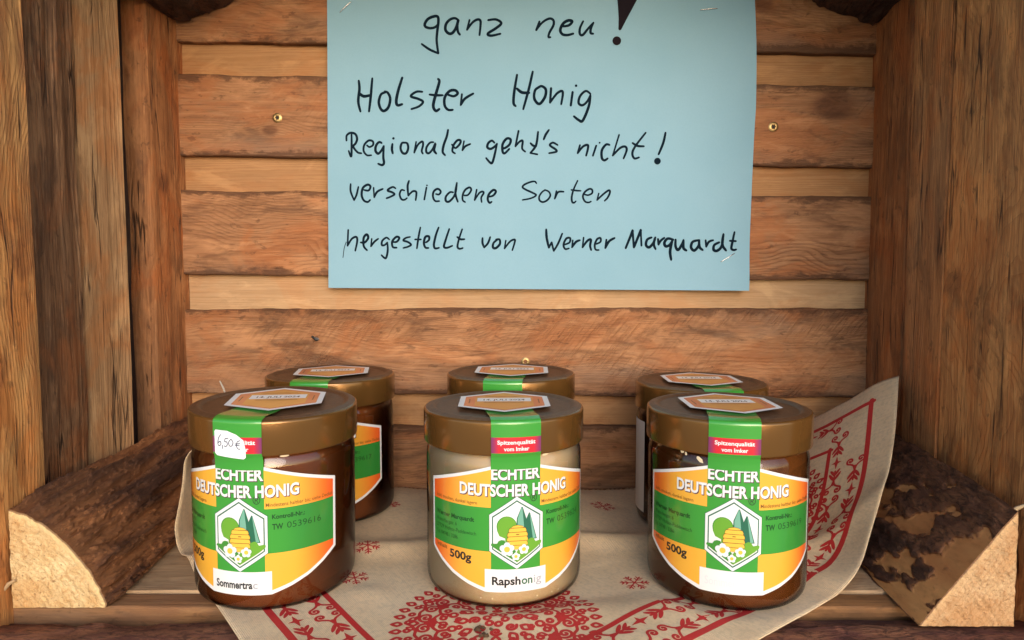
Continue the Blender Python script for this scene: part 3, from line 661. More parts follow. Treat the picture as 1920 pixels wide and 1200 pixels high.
# ------------------------------------------------------------------ printed cloth
JARS = dict(FL=(-.1300, .3605, .001), FC=(-.0046, .364, 0), FR=(.1176, .360, 0), BL=(-.1265, .463, .004), BC=(-.0007, .455, .006), BR=(.129, .453, 0))
CA = R(38); E1 = Vector((math.cos(CA), math.sin(CA))); E2 = Vector((-math.sin(CA), math.cos(CA))); CF = Vector((-.0343, .1797)); CL = .438
XR, XL, YF = .171, -.195, .2885
def fold(q, r, th):       # q = arc length past the fold; returns (horizontal, vertical)
    if q <= 0: return q, 0.0
    ql = r*th
    if q < ql: a = q/r; return r*math.sin(a), r*(1-math.cos(a))
    return r*math.sin(th)+(q-ql)*math.cos(th), r*(1-math.cos(th))+(q-ql)*math.sin(th)
def cloth_pos(s, t):
    p = CF+E1*s+E2*t; x, y = p.x, p.y
    # broad soft creases, kept flat where a jar stands
    w = 1.0; lift = 0.0; wsum = 0
    for (jx, jy, jz) in JARS.values():
        d = math.hypot(x-jx, y-jy); k = sstep(.085, .036, d); lift = max(lift, jz*k); w = min(w, sstep(.036, .055, d))
    h = .0055*max(0, fbm(x*11+2, y*16, 0, 3, 2)+.05)
    c1 = y-(.402+.05*(x)**1 - .9*(abs(x)-.06)**2); h += .004*math.exp(-(c1/.011)**2)
    z = .0006+lift+h*w
    if y < YF:
        hx, vz = fold(YF-y, .012, R(78)); y = YF-hx; z = z-vz
    if x > XR:
        hx, vz = fold(x-XR, .035, R(49)+.07*math.sin((p.y-.35)*16)); q = x-XR; x = XR+hx; z += vz
        x += .004*math.sin((p.y-.36)*38)*sstep(.01, .07, q); 
        z += .003*math.sin((p.y-.34)*30)*sstep(.01, .07, q)
    if x < XL:
        q = XL-x; n_ = max(1, int(q/.002)); hx = vz = 0
        for i_ in range(n_):
            l_ = q*(i_+.5)/n_; ph_ = min(l_/.008, R(83)) + min(max(0, l_-.052)/.010, R(105))
            hx += math.cos(ph_)*q/n_; vz += math.sin(ph_)*q/n_
        x = XL-hx; z += vz; y -= .74*q*sstep(0, .02, q)
        x += .0015*math.sin(p.y*60)*sstep(0, .03, q)
    return Vector((x, y, z))
def cloth_map(s, t, layer):
    if layer < 0: return None
    P0 = cloth_pos(s, t)
    if P0.y > .5135: return None
    e = .0006; n = (cloth_pos(s+e, t)-P0).cross(cloth_pos(s, t+e)-P0).normalized()
    return P0+n*(.00005+layer*.00004)
cl = NT('linen_cloth'); tc = cl.n('TexCoord'); uvn = cl.n('UVMap')
mp = cl.n('Mapping'); cl.link(uvn.outputs[0], mp.inputs[0]); mp.inputs['Scale'].default_value = (1, 1, 1)
wv1 = cl.n('TexWave', wave_type='BANDS', bands_direction='X'); wv2 = cl.n('TexWave', wave_type='BANDS', bands_direction='Y')
for w_ in (wv1, wv2): cl.link(mp.outputs[0], w_.inputs['Vector']); w_.inputs['Scale'].default_value = 380; w_.inputs['Distortion'].default_value = 1.5; w_.inputs['Detail'].default_value = 2
nf = cl.noise(tc.outputs['Object'], 420, 4, .65); nb = cl.noise(tc.outputs['Object'], 25, 4, .6)
sx = cl.n('SeparateXYZ'); cl.link(mp.outputs[0], sx.inputs[0])
thr = cl.noise(cl.comb(cl.math('MULTIPLY', sx.outputs[0], 900.0), cl.math('MULTIPLY', sx.outputs[1], 60.0), 0.0), 1, 3)
cc = cl.mix(cl.mapr(nb, .35, .7), (.86, .63, .385), (.78, .54, .31)); cc = cl.mix(cl.math('MULTIPLY', cl.mapr(nf, .45, .65), .35), cc, (.50, .36, .22))
cc = cl.mix(cl.math('MULTIPLY', cl.mapr(thr, .45, .7), .22), cc, (.46, .33, .21))
cl.link(cc, cl.p.inputs['Base Color']); cl.p.inputs['Roughness'].default_value = .85; cl.p.inputs['Sheen Weight'].default_value = .15
cl.bump(cl.math('ADD', cl.math('ADD', wv1.outputs[1], wv2.outputs[1]), nf), .00025)
cloth = empty('printed_cloth', (0, .36, 0)); CO = Vector(cloth.location)
tag(cloth, 'linen-coloured cloth with red ornament print under the jars, its right corner raised', 'cloth')
P = Print(); nG = 190
for i in range(nG):
    for j in range(nG):
        a = CL*i/nG; b = CL*j/nG; c = CL*(i+1)/nG; d = CL*(j+1)/nG
        pass
me = bpy.data.meshes.new('cloth'); bm = bmesh.new(); uvl = bm.loops.layers.uv.new('UVMap'); V = {}
for i in range(nG+1):
    for j in range(nG+1):
        s, t = CL*i/nG, CL*j/nG; p = cloth_pos(s, t)
        if p.y < .5145: v = bm.verts.new(p-CO); V[i, j] = (v, (s, t))
for i in range(nG):
    for j in range(nG):
        q = [V.get(k) for k in ((i, j), (i+1, j), (i+1, j+1), (i, j+1))]
        if all(q):
            f = bm.faces.new([k[0] for k in q]); f.smooth = True
            for l, k in zip(f.loops, q): l[uvl].uv = k[1]
sol = bmesh.ops.solidify(bm, geom=bm.faces[:], thickness=.0004) if False else None
bm.to_mesh(me); bm.free(); me.materials.append(cl.m)
co = mesh_obj('cloth', me, cloth); md = co.modifiers.new('thickness', 'SOLIDIFY'); md.thickness = .0005; md.offset = -1
rp = NT('red_print'); tc = rp.n('TexCoord'); rn = rp.noise(tc.outputs['Object'], 700, 3, .6)
rp.link(rp.mix(rp.math('MULTIPLY', rp.mapr(rn, .5, .75), .35), (.50, .016, .016), (.40, .07, .05)), rp.p.inputs['Base Color']); rp.p.inputs['Roughness'].default_value = .75
def rot2(p, a): return (p[0]*math.cos(a)-p[1]*math.sin(a), p[0]*math.sin(a)+p[1]*math.cos(a))
def spiral(cx, cy, r, a0, turns, sgn=1, tail=None):
    pts = []
    n = int(10*turns)
    for i in range(n+1):
        u = i/n; rr = r*(.12+.88*u); a = a0+sgn*2*PI*turns*(u-1); pts.append((cx+rr*math.cos(a), cy+rr*math.sin(a)))
    if tail: pts += tail
    return pts
def band_row(P, org, ax, ay, length, off, phase, w=.0014):
    """one row of the border ornament along ax, at distance off across"""
    def T(u, v): return (org[0]+ax[0]*u+ay[0]*(off+v), org[1]+ax[1]*u+ay[1]*(off+v))
    U = .056; u = phase
    while u < length:
        P.poly([T(u-.006, 0), T(u-.001, -.0012), T(u, -.0040), T(u+.001, -.0012), T(u+.006, 0), T(u+.001, .0012), T(u, .0040), T(u-.001, .0012)], 0, 1)
        for sg in (1, -1):
            b = u+sg*U/2
            for sv in (1, -1):
                # paired spirals at the middle of the unit, leaf sprigs towards the diamonds
                sp = spiral(b-sg*.0035, sv*.0039, .0029, -sg*sv*PI*0+ (PI if sg > 0 else 0), 1.3, sv*sg)
                P.stroke([T(*q) for q in sp]+[T(b-sg*.0085, sv*.0012), T(b-sg*.0125, 0)], w, 0, 1, seg=3)
                P.stroke([T(b-sg*.0185, sv*.0042), T(b-sg*.0155, sv*.0022), T(b-sg*.0125, sv*.0002)], w*1.6, 0, 1, seg=3, taper=.6)
                P.stroke([T(b-sg*.0215, sv*.0034), T(b-sg*.019, sv*.0016), T(b-sg*.0165, 0)], w*1.5, 0, 1, seg=3, taper=.6)
            P.stroke([T(b-sg*.0085, 0), T(b-sg*.0205, 0)], w, 0, 1, smooth=False)
        u += U
def snow(P, c, r, w=.0008, a0=0):
    for k in range(6):
        a = a0+k*PI/3; d = (math.cos(a), math.sin(a))
        P.stroke([c, (c[0]+d[0]*r, c[1]+d[1]*r)], w, 0, 1, smooth=False)
        for q in (.45, .72):
            for sg in (1, -1):
                e = (math.cos(a+sg*.9), math.sin(a+sg*.9)); b = (c[0]+d[0]*r*q, c[1]+d[1]*r*q)
                P.stroke([b, (b[0]+e[0]*r*.3, b[1]+e[1]*r*.3)], w, 0, 1, smooth=False)
def medallion(P, c, a0=0):
    def T(r, a): return (c[0]+r*math.cos(a+a0), c[1]+r*math.sin(a+a0))
    def off(p, dx, dy): return (p[0]+dx, p[1]+dy)
    def ring(r, n, rad, w, ph=0, k=10):
        for i in range(n):
            p = T(r, (i+ph)/n*2*PI); P.stroke([off(p, rad*math.cos(j/k*2*PI), rad*math.sin(j/k*2*PI)) for j in range(k)], w, 0, 1, closed=True, seg=2)
    def leaf(r, a, ln, wd, tilt, w):
        b = T(r, a); d = a+a0+tilt; ex = (math.cos(d), math.sin(d)); ey = (-ex[1], ex[0])
        pts = [(b[0]+ex[0]*u*ln+ey[0]*v*wd, b[1]+ex[1]*u*ln+ey[1]*v*wd) for u, v in ((0, 0), (.4, .5), (1, 0), (.4, -.5))]
        P.stroke([pts[0], pts[1], pts[2]], w, 0, 1, seg=3); P.stroke([pts[2], pts[3], pts[0]], w, 0, 1, seg=3)
    w = .0016; N = 12
    # scalloped rim of little loops and leaves
    for i in range(44):
        a = (i+.5)/44*2*PI; leaf(.0455, a, .0048, .0034, 0, w)
    ring(.0425, 36, .0013, w, .3); 
    for i in range(N):
        a = i/N*2*PI
        for sg in (1, -1):
            c0 = T(.0345, a+sg*.125); sp = spiral(c0[0], c0[1], .0040, a+a0+sg*2.4, 1.55, sg)
            P.stroke(sp+[T(.0285, a+sg*.02), T(.0235, a)], w, 0, 1, seg=3)
        leaf(.0375, a+PI/N, .0052, .0036, 0, w); leaf(.0285, a+PI/N, .0056, .0036, 0, w)
        leaf(.030, a+.16, .0045, .003, 1.0, w); leaf(.030, a-.16, .0045, .003, -1.0, w)
        P.stroke([T(.0405, a-.22), T(.0385, a-.1), T(.0392, a), T(.0385, a+.1), T(.0405, a+.22)], w, 0, 1, seg=3)
    ring(.0258, 24, .00135, w, .5); ring(.0215, 12, .0018, w); ring(.0330, 12, .0011, w, .5); ring(.0388, 12, .0009, w, .25)
    for i in range(12): leaf(.0135, (i+.5)/12*2*PI, .0062, .0036, 0, w)
    for i in range(8):
        p = T(.010, i/8*2*PI); P.stroke(spiral(p[0], p[1], .0028, i, 1.4), w, 0, 1, seg=3)
    ring(.0045, 6, .0015, w)
    ring(.0182, 18, .0011, w, .5)
    for i in range(24): leaf(.0395, (i+.5)/24*2*PI, .0040, .0026, .7*(-1)**i, w*.8)
    for i in range(18): leaf(.0236, i/18*2*PI, .0042, .0026, .5*(-1)**i, w*.8)
P = Print(); O_, I_ = .0185, .0475
for ins, w_ in ((O_, .0036), (I_, .0030)):
    n = 70; L0, L1 = ins, CL-ins
    for e in range(4):
        def Tn(u, e=e, ins=ins): return [(u, ins), (CL-ins, u), (CL-u, CL-ins), (ins, CL-u)][e]
        a, b = L0-(w_/2), L1+(w_/2)
        P.stroke([Tn(a+(b-a)*k/n) for k in range(n+1)], w_, 0, .5+.1*e, smooth=False, dl=0)
for e in range(4):
    org = [(0, 0), (CL, 0), (CL, CL), (0, CL)][e]; ax = [(1, 0), (0, 1), (-1, 0), (0, -1)][e]; ay = [(0, 1), (-1, 0), (0, -1), (1, 0)][e]
    band_row(P, org, ax, ay, CL-.045, .0258, .068); band_row(P, org, ax, ay, CL-.06, .0405, .096)
for c in ((.1013, .0862), (CL-.096, .094), (CL-.096, CL-.096), (.094, CL-.096)): medallion(P, c, .13)
rnd = random.Random(4)
def design_at(px, py):
    p = floor_at(px, py, .002); d = Vector((p.x, p.y))-CF; return (d.dot(E1), d.dot(E2))
for (px, py, r) in ((665, 1082, .0078), (690, 1031, .0075), (1190, 1088, .0078), (1130, 950, .0090), (1260, 905, .006), (735, 952, .006), (1060, 1000, .0055), (800, 905, .007), (1235, 1013, .004)):
    snow(P, design_at(px, py), r, a0=rnd.random())
P.build('printed_pattern', [rp.m], lambda s, t, l: (lambda q: None if q is None else q-CO)(cloth_map(s, t, l)), parent=cloth, cut=[(0, .006), (1, .006)])

# ------------------------------------------------------------------ honey jars
RB, RL = .0425, .0438
def lathe(prof, k=96):
    vs = []; fs = []
    for r, z in prof:
        for j in range(k): vs.append((r*math.cos(j/k*2*PI), r*math.sin(j/k*2*PI), z))
    for i in range(len(prof)-1):
        for j in range(k): fs.append((i*k+j, i*k+(j+1) % k, (i+1)*k+(j+1) % k, (i+1)*k+j))
    b = len(vs)
    return vs, fs
def rprof(pts, n=5):        # smooth a profile
    P_ = [Vector(p) for p in pts]; return [(max(0, p.x), p.y) for p in catmull(P_, n)]
g = NT('jar_glass'); g.t.nodes.remove(g.p)
tr = g.n('BsdfTransparent'); tr.inputs[0].default_value = (.96, .97, .95, 1); gl = g.n('BsdfGlossy'); gl.inputs['Roughness'].default_value = .05
fre = g.n('Fresnel'); fre.inputs[0].default_value = 1.6; mx = g.n('MixShader'); g.link(fre.outputs[0], mx.inputs[0]); g.link(tr.outputs[0], mx.inputs[1]); g.link(gl.outputs[0], mx.inputs[2]); g.link(mx.outputs[0], g.out.inputs[0])
glass_m = g.m
def honey_mat(name, a, b, coat=.0, sss=.0, rough=.25, trans=0, dens=60):
    t = NT(name); tc = t.n('TexCoord'); n = t.noise(tc.outputs['Object'], 28, 4, .6, .5); n2 = t.noise(tc.outputs['Object'], 190, 3, .6)
    t.link(t.mix(t.math('ADD', t.mapr(n, .35, .65, 0, .8), t.mapr(n2, .5, .7, 0, .2)), a, b), t.p.inputs['Base Color'])
    t.p.inputs['Roughness'].default_value = rough; t.p.inputs['Subsurface Weight'].default_value = sss; t.p.inputs['Subsurface Scale'].default_value = .01
    t.p.inputs['Subsurface Radius'].default_value = (1, .4, .15); t.p.inputs['Specular IOR Level'].default_value = .2
    if trans:
        t.p.inputs['Transmission Weight'].default_value = trans; t.p.inputs['IOR'].default_value = 1.4; t.p.inputs['Roughness'].default_value = .06
        va = t.n('VolumeAbsorption'); va.inputs[0].default_value = (.95, .45, .10, 1); va.inputs[1].default_value = dens; t.link(va.outputs[0], t.out.inputs['Volume'])
    return t.m
honey_dark = honey_mat('dark_honey', (.42, .115, .028), (.33, .08, .018), trans=.6, dens=25)
honey_amber = honey_mat('amber_honey', (.42, .135, .03), (.32, .09, .02), trans=.7, dens=18)
honey_cream = honey_mat('creamy_honey', (.63, .45, .28), (.56, .385, .225), sss=.3, rough=.5)
ld = NT('bronze_lid_plastic'); tc = ld.n('TexCoord'); ln_ = ld.noise(tc.outputs['Object'], 30, 2, .5); lf = ld.noise(tc.outputs['Object'], 900, 2, .5)
ld.link(ld.mix(ld.mapr(ln_, .3, .8, 0, .5), (.21, .098, .025), (.18, .080, .020)), ld.p.inputs['Base Color'])
ld.p.inputs['Metallic'].default_value = .55; ld.link(ld.mapr(ln_, .3, .7, .17, .22), ld.p.inputs['Roughness']); ld.p.inputs['Coat Weight'].default_value = .25; ld.p.inputs['Coat Roughness'].default_value = .12
ld.bump(lf, .00003); lid_m = ld.m
lt_ = NT('lid_plastic_shaded'); tc = lt_.n('TexCoord'); a_ = lt_.noise(tc.outputs['Object'], 170, 5, .7, 1.0); b_ = lt_.noise(tc.outputs['Object'], 1100, 3, .6)
lt_.link(lt_.mix(lt_.mapr(a_, .42, .68, 0, .6), (.12, .058, .028), (.19, .096, .047)), lt_.p.inputs['Base Color']); lt_.p.inputs['Metallic'].default_value = .35; lt_.p.inputs['Roughness'].default_value = .42  # same plastic as the lid side, coloured darker for the shaded top
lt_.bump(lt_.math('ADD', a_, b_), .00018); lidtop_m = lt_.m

def print_mat(name, col, col2=None, rough=.22, lo=34, hi=50):
    t = NT(name)
    if col2:
        uv = t.n('UVMap'); sp = t.n('SeparateXYZ'); t.link(uv.outputs[0], sp.inputs[0])
        f = t.mapr(t.math('ABSOLUTE', sp.outputs[0]), lo, hi); t.link(t.mix(f, col, col2), t.p.inputs['Base Color'])
    else: t.p.inputs['Base Color'].default_value = (*col, 1)
    t.p.inputs['Roughness'].default_value = max(rough, .30); t.p.inputs['Specular IOR Level'].default_value = .3
    t.p.inputs['Coat Weight'].default_value = 1.0 if rough < .4 else 0; t.p.inputs['Coat Roughness'].default_value = .13; t.p.inputs['Coat IOR'].default_value = 1.5
    tcc = t.n('TexCoord'); wn_ = t.noise(tcc.outputs['Object'], 55, 2, .5); bp = t.n('Bump'); bp.inputs['Distance'].default_value = .0008; bp.inputs['Strength'].default_value = .25
    t.link(wn_, bp.inputs['Height']); t.link(bp.outputs[0], t.p.inputs['Coat Normal'])
    return t.m
mW = print_mat('label_white', (.80, .79, .80)); mY = print_mat('label_yellow', (.84, .42, .045), (.82, .11, .02), lo=24, hi=50); mG = print_mat('label_green', (.045, .30, .035), (.032, .235, .038), lo=15, hi=40)
mK = print_mat('label_black', (.02, .02, .02)); mSh = print_mat('title_shadow', (.09, .03, .05)); mDG = print_mat('emblem_dark_green', (.02, .13, .075)); mLG = print_mat('emblem_light_green', (.14, .36, .03))
mMG = print_mat('emblem_mid_green', (.05, .25, .03)); mHY = print_mat('emblem_hive_yellow', (.85, .50, .06)); mBr = print_mat('emblem_brown', (.16, .05, .01)); mTG = print_mat('emblem_pale_teal', (.17, .40, .30))
mRed = print_mat('strip_red', (.62, .015, .03), (.20, .03, .12), lo=8, hi=12.5); mTx = print_mat('brown_text', (.20, .09, .02)); mGT = print_mat('dark_green_text', (.01, .07, .015))
mGr = print_mat('glare_washed_text', (.42, .42, .47)); mGr2 = print_mat('glare_and_faint_text', (.70, .71, .75)); mGry = print_mat('petal_outline', (.35, .42, .40)); mPk = print_mat('sticker_pink', (.80, .22, .09)); mOr = print_mat('sticker_orange', (.85, .38, .06))  # paler inks paint glare over the stamps; the front right stamp itself is faint
mStW = print_mat('sticker_white', (.85, .80, .76), rough=.5); mBeige = print_mat('back_label_white', (.66, .58, .52), rough=.5)
LM = [mW, mY, mG, mK, mSh, mDG, mLG, mMG, mHY, mBr, mTG, mRed, mTx, mGT, mGr, mGr2, mGry, mPk, mOr, mStW]
W_, Y_, G_, K_, SH, DG, LG, MG, HY, BR_, TG, RE, TX, GT, GR, GR2, GY, PK, OR, SW = range(20)

def wrap(u, v, l):          # millimetres on the label -> jar coordinates (label facing -Y)
    r = RB+.00025+l*.00003; a = u*.001/RB; return Vector((r*math.sin(a), -r*math.cos(a), v*.001))
HEXO = [(-50, 25), (-50, 61.2), (0, 75), (50, 61.2), (50, 25), (15.5, 8.9), (-15.5, 8.9)]
def bow(pts):               # lower slanted sides bulge a little as on the die-cut label
    out = []
    for i, p in enumerate(pts):
        q = pts[(i+1) % len(pts)]; out.append(p)
        if {p[1] < 40, q[1] < 40} == {True} and abs(p[0]) != abs(q[0]):
            for k in (.25, .5, .75):
                bx = 2.0*math.sin(k*PI); out.append((p[0]+(q[0]-p[0])*k+math.copysign(bx*.45, p[0]+q[0]), p[1]+(q[1]-p[1])*k-bx*.8))
    return out
def clip_poly(x0, y0, x1, y1, poly):
    def cut(P_, f, inter):
        o = []
        for i in range(len(P_)):
            a, b = P_[i-1], P_[i]
            if f(b):
                if not f(a): o.append(inter(a, b))
                o.append(b)
            elif f(a): o.append(inter(a, b))
        return o
    ix = lambda X: lambda a, b: (X, a[1]+(b[1]-a[1])*(X-a[0])/(b[0]-a[0])); iy = lambda Y: lambda a, b: (a[0]+(b[0]-a[0])*(Y-a[1])/(b[1]-a[1]), Y)
    P_ = cut(poly, lambda p: p[0] >= x0, ix(x0)); P_ = cut(P_, lambda p: p[0] <= x1, ix(x1)); P_ = cut(P_, lambda p: p[1] >= y0, iy(y0)); return cut(P_, lambda p: p[1] <= y1, iy(y1))
OUT = bow(HEXO); INN = bow([(-48.4, 26), (-48.4, 60), (0, 73.4), (48.4, 60), (48.4, 26), (16, 11), (-16, 11)])
def build_common():
    """meshes shared by all jars"""
    M = {}
    P = Print(); P.poly(OUT, W_, 0); M['label'] = P.build('label', LM, wrap, cut=[(0, 1.5)], smooth=True)
    P = Print()
    P.poly(clip_poly(-60, 51.1, -12.5, 90, INN), Y_, 1); P.poly(clip_poly(12.5, 51.1, 60, 90, INN), Y_, 1)
    P.poly(clip_poly(-60, 29.2, -12.5, 51.1, INN), G_, 1); P.poly(clip_poly(12.5, 29.2, 60, 51.1, INN), G_, 1)
    P.poly(clip_poly(-60, 0, -12.5, 29.2, INN), Y_, 1); P.poly(clip_poly(12.5, 0, 60, 29.2, INN), Y_, 1)
    P.rect(-12.5, 9.6, 12.5, 75, G_, 1); P.rect(-15.6, 9.3, 15.6, 20.4, W_, 2)
    M['colour_print'] = P.build('colour_print', LM, wrap, cut=[(0, 1.5)], smooth=True)
    P = Print()
    for (tx, y, w, cap) in (('ECHTER', 65.2, 24.5, 5.8), ('DEUTSCHER HONIG', 57.0, 58, 6.0)):
        put_text(P, tx, .4, y-.45, cap, w, SH, 3, .035, 'C'); put_text(P, tx, .2, y-.25, cap, w, SH, 3.5, .045, 'C'); put_text(P, tx, 0, y, cap, w, W_, 5, .032, 'C')
    put_text(P, '\u00ae', 8.9, 53.6, 3.9, 3.6, K_, 4, .0, 'C')
    put_text(P, 'k\u00fchl, trocken, dunkel lagern', -45.5, 52.2, 1.7, 26, TX, 4, .005); put_text(P, 'Mindestens haltbar bis: siehe Deckel', 13.2, 52.2, 1.8, 34.5, TX, 4, .006)
    put_text(P, 'Werner Marquardt', -46, 43.4, 2.35, 25, GT, 4, .03)
    for y, s_, w in ((39.9, 'Westerbergstr. 6', 15), (36.6, '27729 Holste-Paddewisch', 26), (33.2, 'Tel. 04748 / 3286', 15.5)): put_text(P, s_, -46, y, 1.9, w, GT, 4, -.004)
    put_text(P, 'Inhalt', -45.5, 26.6, 2.0, 8, TX, 4, .02); put_text(P, '500g', -35.6, 23.4, 4.2, 13, K_, 4, .03)
    put_text(P, 'Kontroll-Nr.:', 16, 46.1, 2.3, 15.8, GT, 4, .03); put_text(P, 'TW', 16, 40.9, 2.9, 5.2, GT, 4, .03)
    M['lettering'] = P.build('lettering', LM, wrap, cut=[(0, 1.5)])
    # emblem traced in its own frame
    P = Print(); cx, cy = 0.3, 38.6
    def E(p): return (cx+(p[0]-537)*.0362, cy-(p[1]-600)*.0364)
    def hexa(k): return [E((537+(x-537)*k, 598+(y-598)*k)) for x, y in ((577, 100), (975, 300), (965, 810), (537, 1095), (105, 815), (125, 325))]
    hx = lambda k: [(cx+k*15.6*math.sin(i*PI/3), cy+k*18.0*math.cos(i*PI/3)) for i in range(6)]
    P.poly(hx(1.02), DG, 3); P.poly(hx(1.0), W_, 4); P.poly(hx(.905), DG, 5); P.poly(hx(.862), W_, 6)
    P.poly([E((400+138*math.cos(a/24*2*PI), 508+(140 if math.sin(a/24*2*PI) < 0 else 150)*math.sin(a/24*2*PI))) for a in range(24)], MG, 7)
    P.poly([E((402+128*math.cos(a/24*2*PI), 512+135*math.sin(a/24*2*PI))) for a in range(24)], LG, 8)
    P.poly([E(p) for p in ((265, 560), (300, 640), (378, 672), (380, 720), (470, 720), (500, 600))], LG, 7.5)
    P.poly([E(p) for p in ((600, 245), (618, 250), (665, 400), (685, 700), (520, 700), (535, 400))], DG, 9); P.poly([E(p) for p in ((600, 252), (612, 262), (640, 560), (545, 560), (548, 405))], TG, 10)
    P.poly([E(p) for p in ((705, 328), (722, 340), (820, 702), (680, 702), (662, 425))], DG, 11); P.poly([E(p) for p in ((715, 345), (722, 352), (805, 692), (760, 692))], TG, 12)
    P.poly([E(p) for p in ((183, 765), (195, 742), (268, 742), (290, 705), (325, 690), (370, 695), (385, 730), (430, 780), (520, 840), (540, 1002), (390, 905), (215, 790))], MG, 13)
    P.poly([E(p) for p in ((690, 700), (735, 680), (770, 690), (800, 738), (868, 726), (888, 742), (880, 772), (820, 820), (690, 905), (540, 1002), (505, 900), (560, 820), (640, 780))], LG, 14)
    for k, (y0, y1, x0, x1) in enumerate(((492, 530, 468, 625), (530, 588, 432, 662), (588, 647, 412, 680), (647, 707, 408, 682), (707, 767, 410, 680), (767, 822, 425, 668))):
        m_ = 10; a0 = [(x0, y1), (x0-4, (y0+y1)/2+8)] + ([(x0+22, y0+10), (545, y0-2), (x1-22, y0+10)] if k == 0 else [(x0+6, y0+8), (x0+18, y0), (x1-18, y0), (x1-6, y0+8)])+[(x1+4, (y0+y1)/2+8), (x1, y1)]
        cxx = 545; big_ = [(cxx+(x-cxx)*1.03, (y0+y1)/2+(y-(y0+y1)/2)*1.12) for x, y in a0]
        a0 = [(x, y1_-(y1_-y)*.93) for x, y in a0 for y1_ in (y1-4,)]; P.poly([E(p) for p in big_], BR_, 14.5+k*.5); P.poly([E(p) for p in a0], HY, 14.75+k*.5)
    P.rect(*E((525, 623)), *E((568, 612)), BR_, 18.5)
    def flower(x, y, r, l):
        for k in range(5):
            a = k/5*2*PI-PI/2; P.circ(*E((x+r*.58*math.cos(a), y+r*.55*math.sin(a))), r*.0165, GY, l, 12)
        for k in range(5):
            a = k/5*2*PI-PI/2; P.circ(*E((x+r*.58*math.cos(a), y+r*.55*math.sin(a))), r*.0150, W_, l+.4+k*.05, 12)
        P.circ(*E((x, y)), r*.0145, HY, l+1, 14)
    flower(402, 818, 100, 19); flower(632, 826, 72, 20.5); flower(522, 918, 58, 22)
    M['emblem'] = P.build('emblem', LM, wrap, cut=[(0, 1.5)])
    # seal strip running up the neck, over the lid edge and across the lid top
    path = [(.04285, .0710), (.04290, .0745), (.04330, .0773), (.04420, .0790), (.04420, .0937), (.0441, .0944), (.0436, .0949), (.0424, .0953), (.0395, .0960)]
    ln = [0]
    for a, b in zip(path, path[1:]): ln.append(ln[-1]+math.hypot(b[0]-a[0], b[1]-a[1]))
    def smap(u, v, l):
        sarc = v*.001; off_ = .00012+l*.00003; u *= .001
        if sarc <= ln[-1]:
            i = max(0, min(len(path)-2, next((k for k in range(len(ln)-1) if sarc <= ln[k+1]), len(path)-2))); t = (sarc-ln[i])/(ln[i+1]-ln[i])
            r = path[i][0]+(path[i+1][0]-path[i][0])*t; z = path[i][1]+(path[i+1][1]-path[i][1])*t
            dn = Vector((path[i+1][1]-path[i][1], -(path[i+1][0]-path[i][0]))).normalized()
            a = u/RL; x = .0438*math.sin(a); y = -math.cos(a)*r if False else -math.sqrt(max(1e-9, r*r-x*x)); rr = Vector((x, y)).normalized()
            return Vector((x+rr.x*dn.x*off_, y+rr.y*dn.x*off_, z+dn.y*off_))
        q = sarc-ln[-1]; x = .0438*math.sin(u/RL); y = -math.sqrt(.0395**2-x*x)+q
        return Vector((x*(1-.0*q), y, 0.0960+off_-.0006*sstep(0, .012, q)*(1-sstep(.016, .03, q))))
    lend = ln[-1]*1000+26
    P = Print(); P.rect(-12.5, 0, 12.5, lend, G_, 0)
    M['seal_strip'] = P.build('seal_strip', LM, smap, cut=[(0, 1.25), (1, .8)], smooth=True)
    z2s = lambda z: (ln[3]+(z-path[3][1]))*1000
    P = Print(); P.rect(-12.5, z2s(.0793), 12.5, z2s(.0871), RE, 1)
    put_text(P, 'Spitzenqualit\u00e4t', 0, z2s(.0837), 2.0, 19, W_, 2, .025, 'C'); put_text(P, 'vom Imker', 0, z2s(.0805), 2.0, 12.6, W_, 2, .025, 'C')
    M['strip_lettering'] = P.build('strip_lettering', LM, smap, cut=[(0, 1.25)])
    # hexagonal date sticker on the lid (flat, corners a touch lifted)
    def kmap(u, v, l):
        return Vector((u*.001, v*.001, 0.0963+l*.00003+.0003*max(0, (abs(u)-22)/6)**2))
    hs = lambda k: [(k*28.5*math.sin(i*PI/3), k*29.5*math.cos(i*PI/3)) for i in range(6)]
    P = Print(); P.poly(hs(1), SW, 0); M['lid_sticker'] = P.build('lid_sticker', LM, kmap, cut=[(0, 4)], smooth=True)
    P = Print(); P.poly(hs(.88), PK, 1); P.poly([(-16, -13), (-16, 13), (0, 24.5), (16, 13), (16, -13), (0, -24.5)], OR, 2); P.rect(-15, -1, 15, 9.5, SW, 3)
    put_text(P, '14. JULI 2024', 0, 1.6, 4.2, 23, K_, 4, .02, 'C')
    for y in (12.5, -3.5, -5.2): P.rect(-11, y, 11, y+.5, TX, 4)
    P.rect(-10, 14.4, 9, 14.8, TX, 4)
    for x in (-19.5, 18.8): P.rect(x, -6, x+.7, 6, BR_, 3)
    M['sticker_print'] = P.build('sticker_print', LM, kmap, cut=[(0, 4)])
    gp = rprof([(0, .0006), (.020, .0010), (.036, .0003), (.0392, .0005), (.0411, .0020), (.0421, .0045), (.0425, .0080), (.0425, .0115)], 4)+[(.0425, .045), (.0425, .0655)]+rprof([(.0425, .0680), (.0424, .0712), (.0416, .0745), (.0402, .0772), (.0388, .0790)], 4)+[(.0386, .0805), (.0386, .086)]
    vs, fs = lathe(gp); me = make_mesh('glass_body', vs, fs, glass_m, smooth=60); recalc(me); M['glass_body'] = mesh_obj('glass_body', me)
    hp = [(0, .0016), (.036, .0011), (.0388, .0015)]+[(.0402, .0030), (.0411, .0055), (.0414, .0090), (.0414, .016), (.0414, .045), (.0414, .0680), (.0412, .0712), (.0405, .0744), (.0393, .0770), (.0382, .0790), (.0380, .0830), (0, .0831)]
    M['hp'] = hp
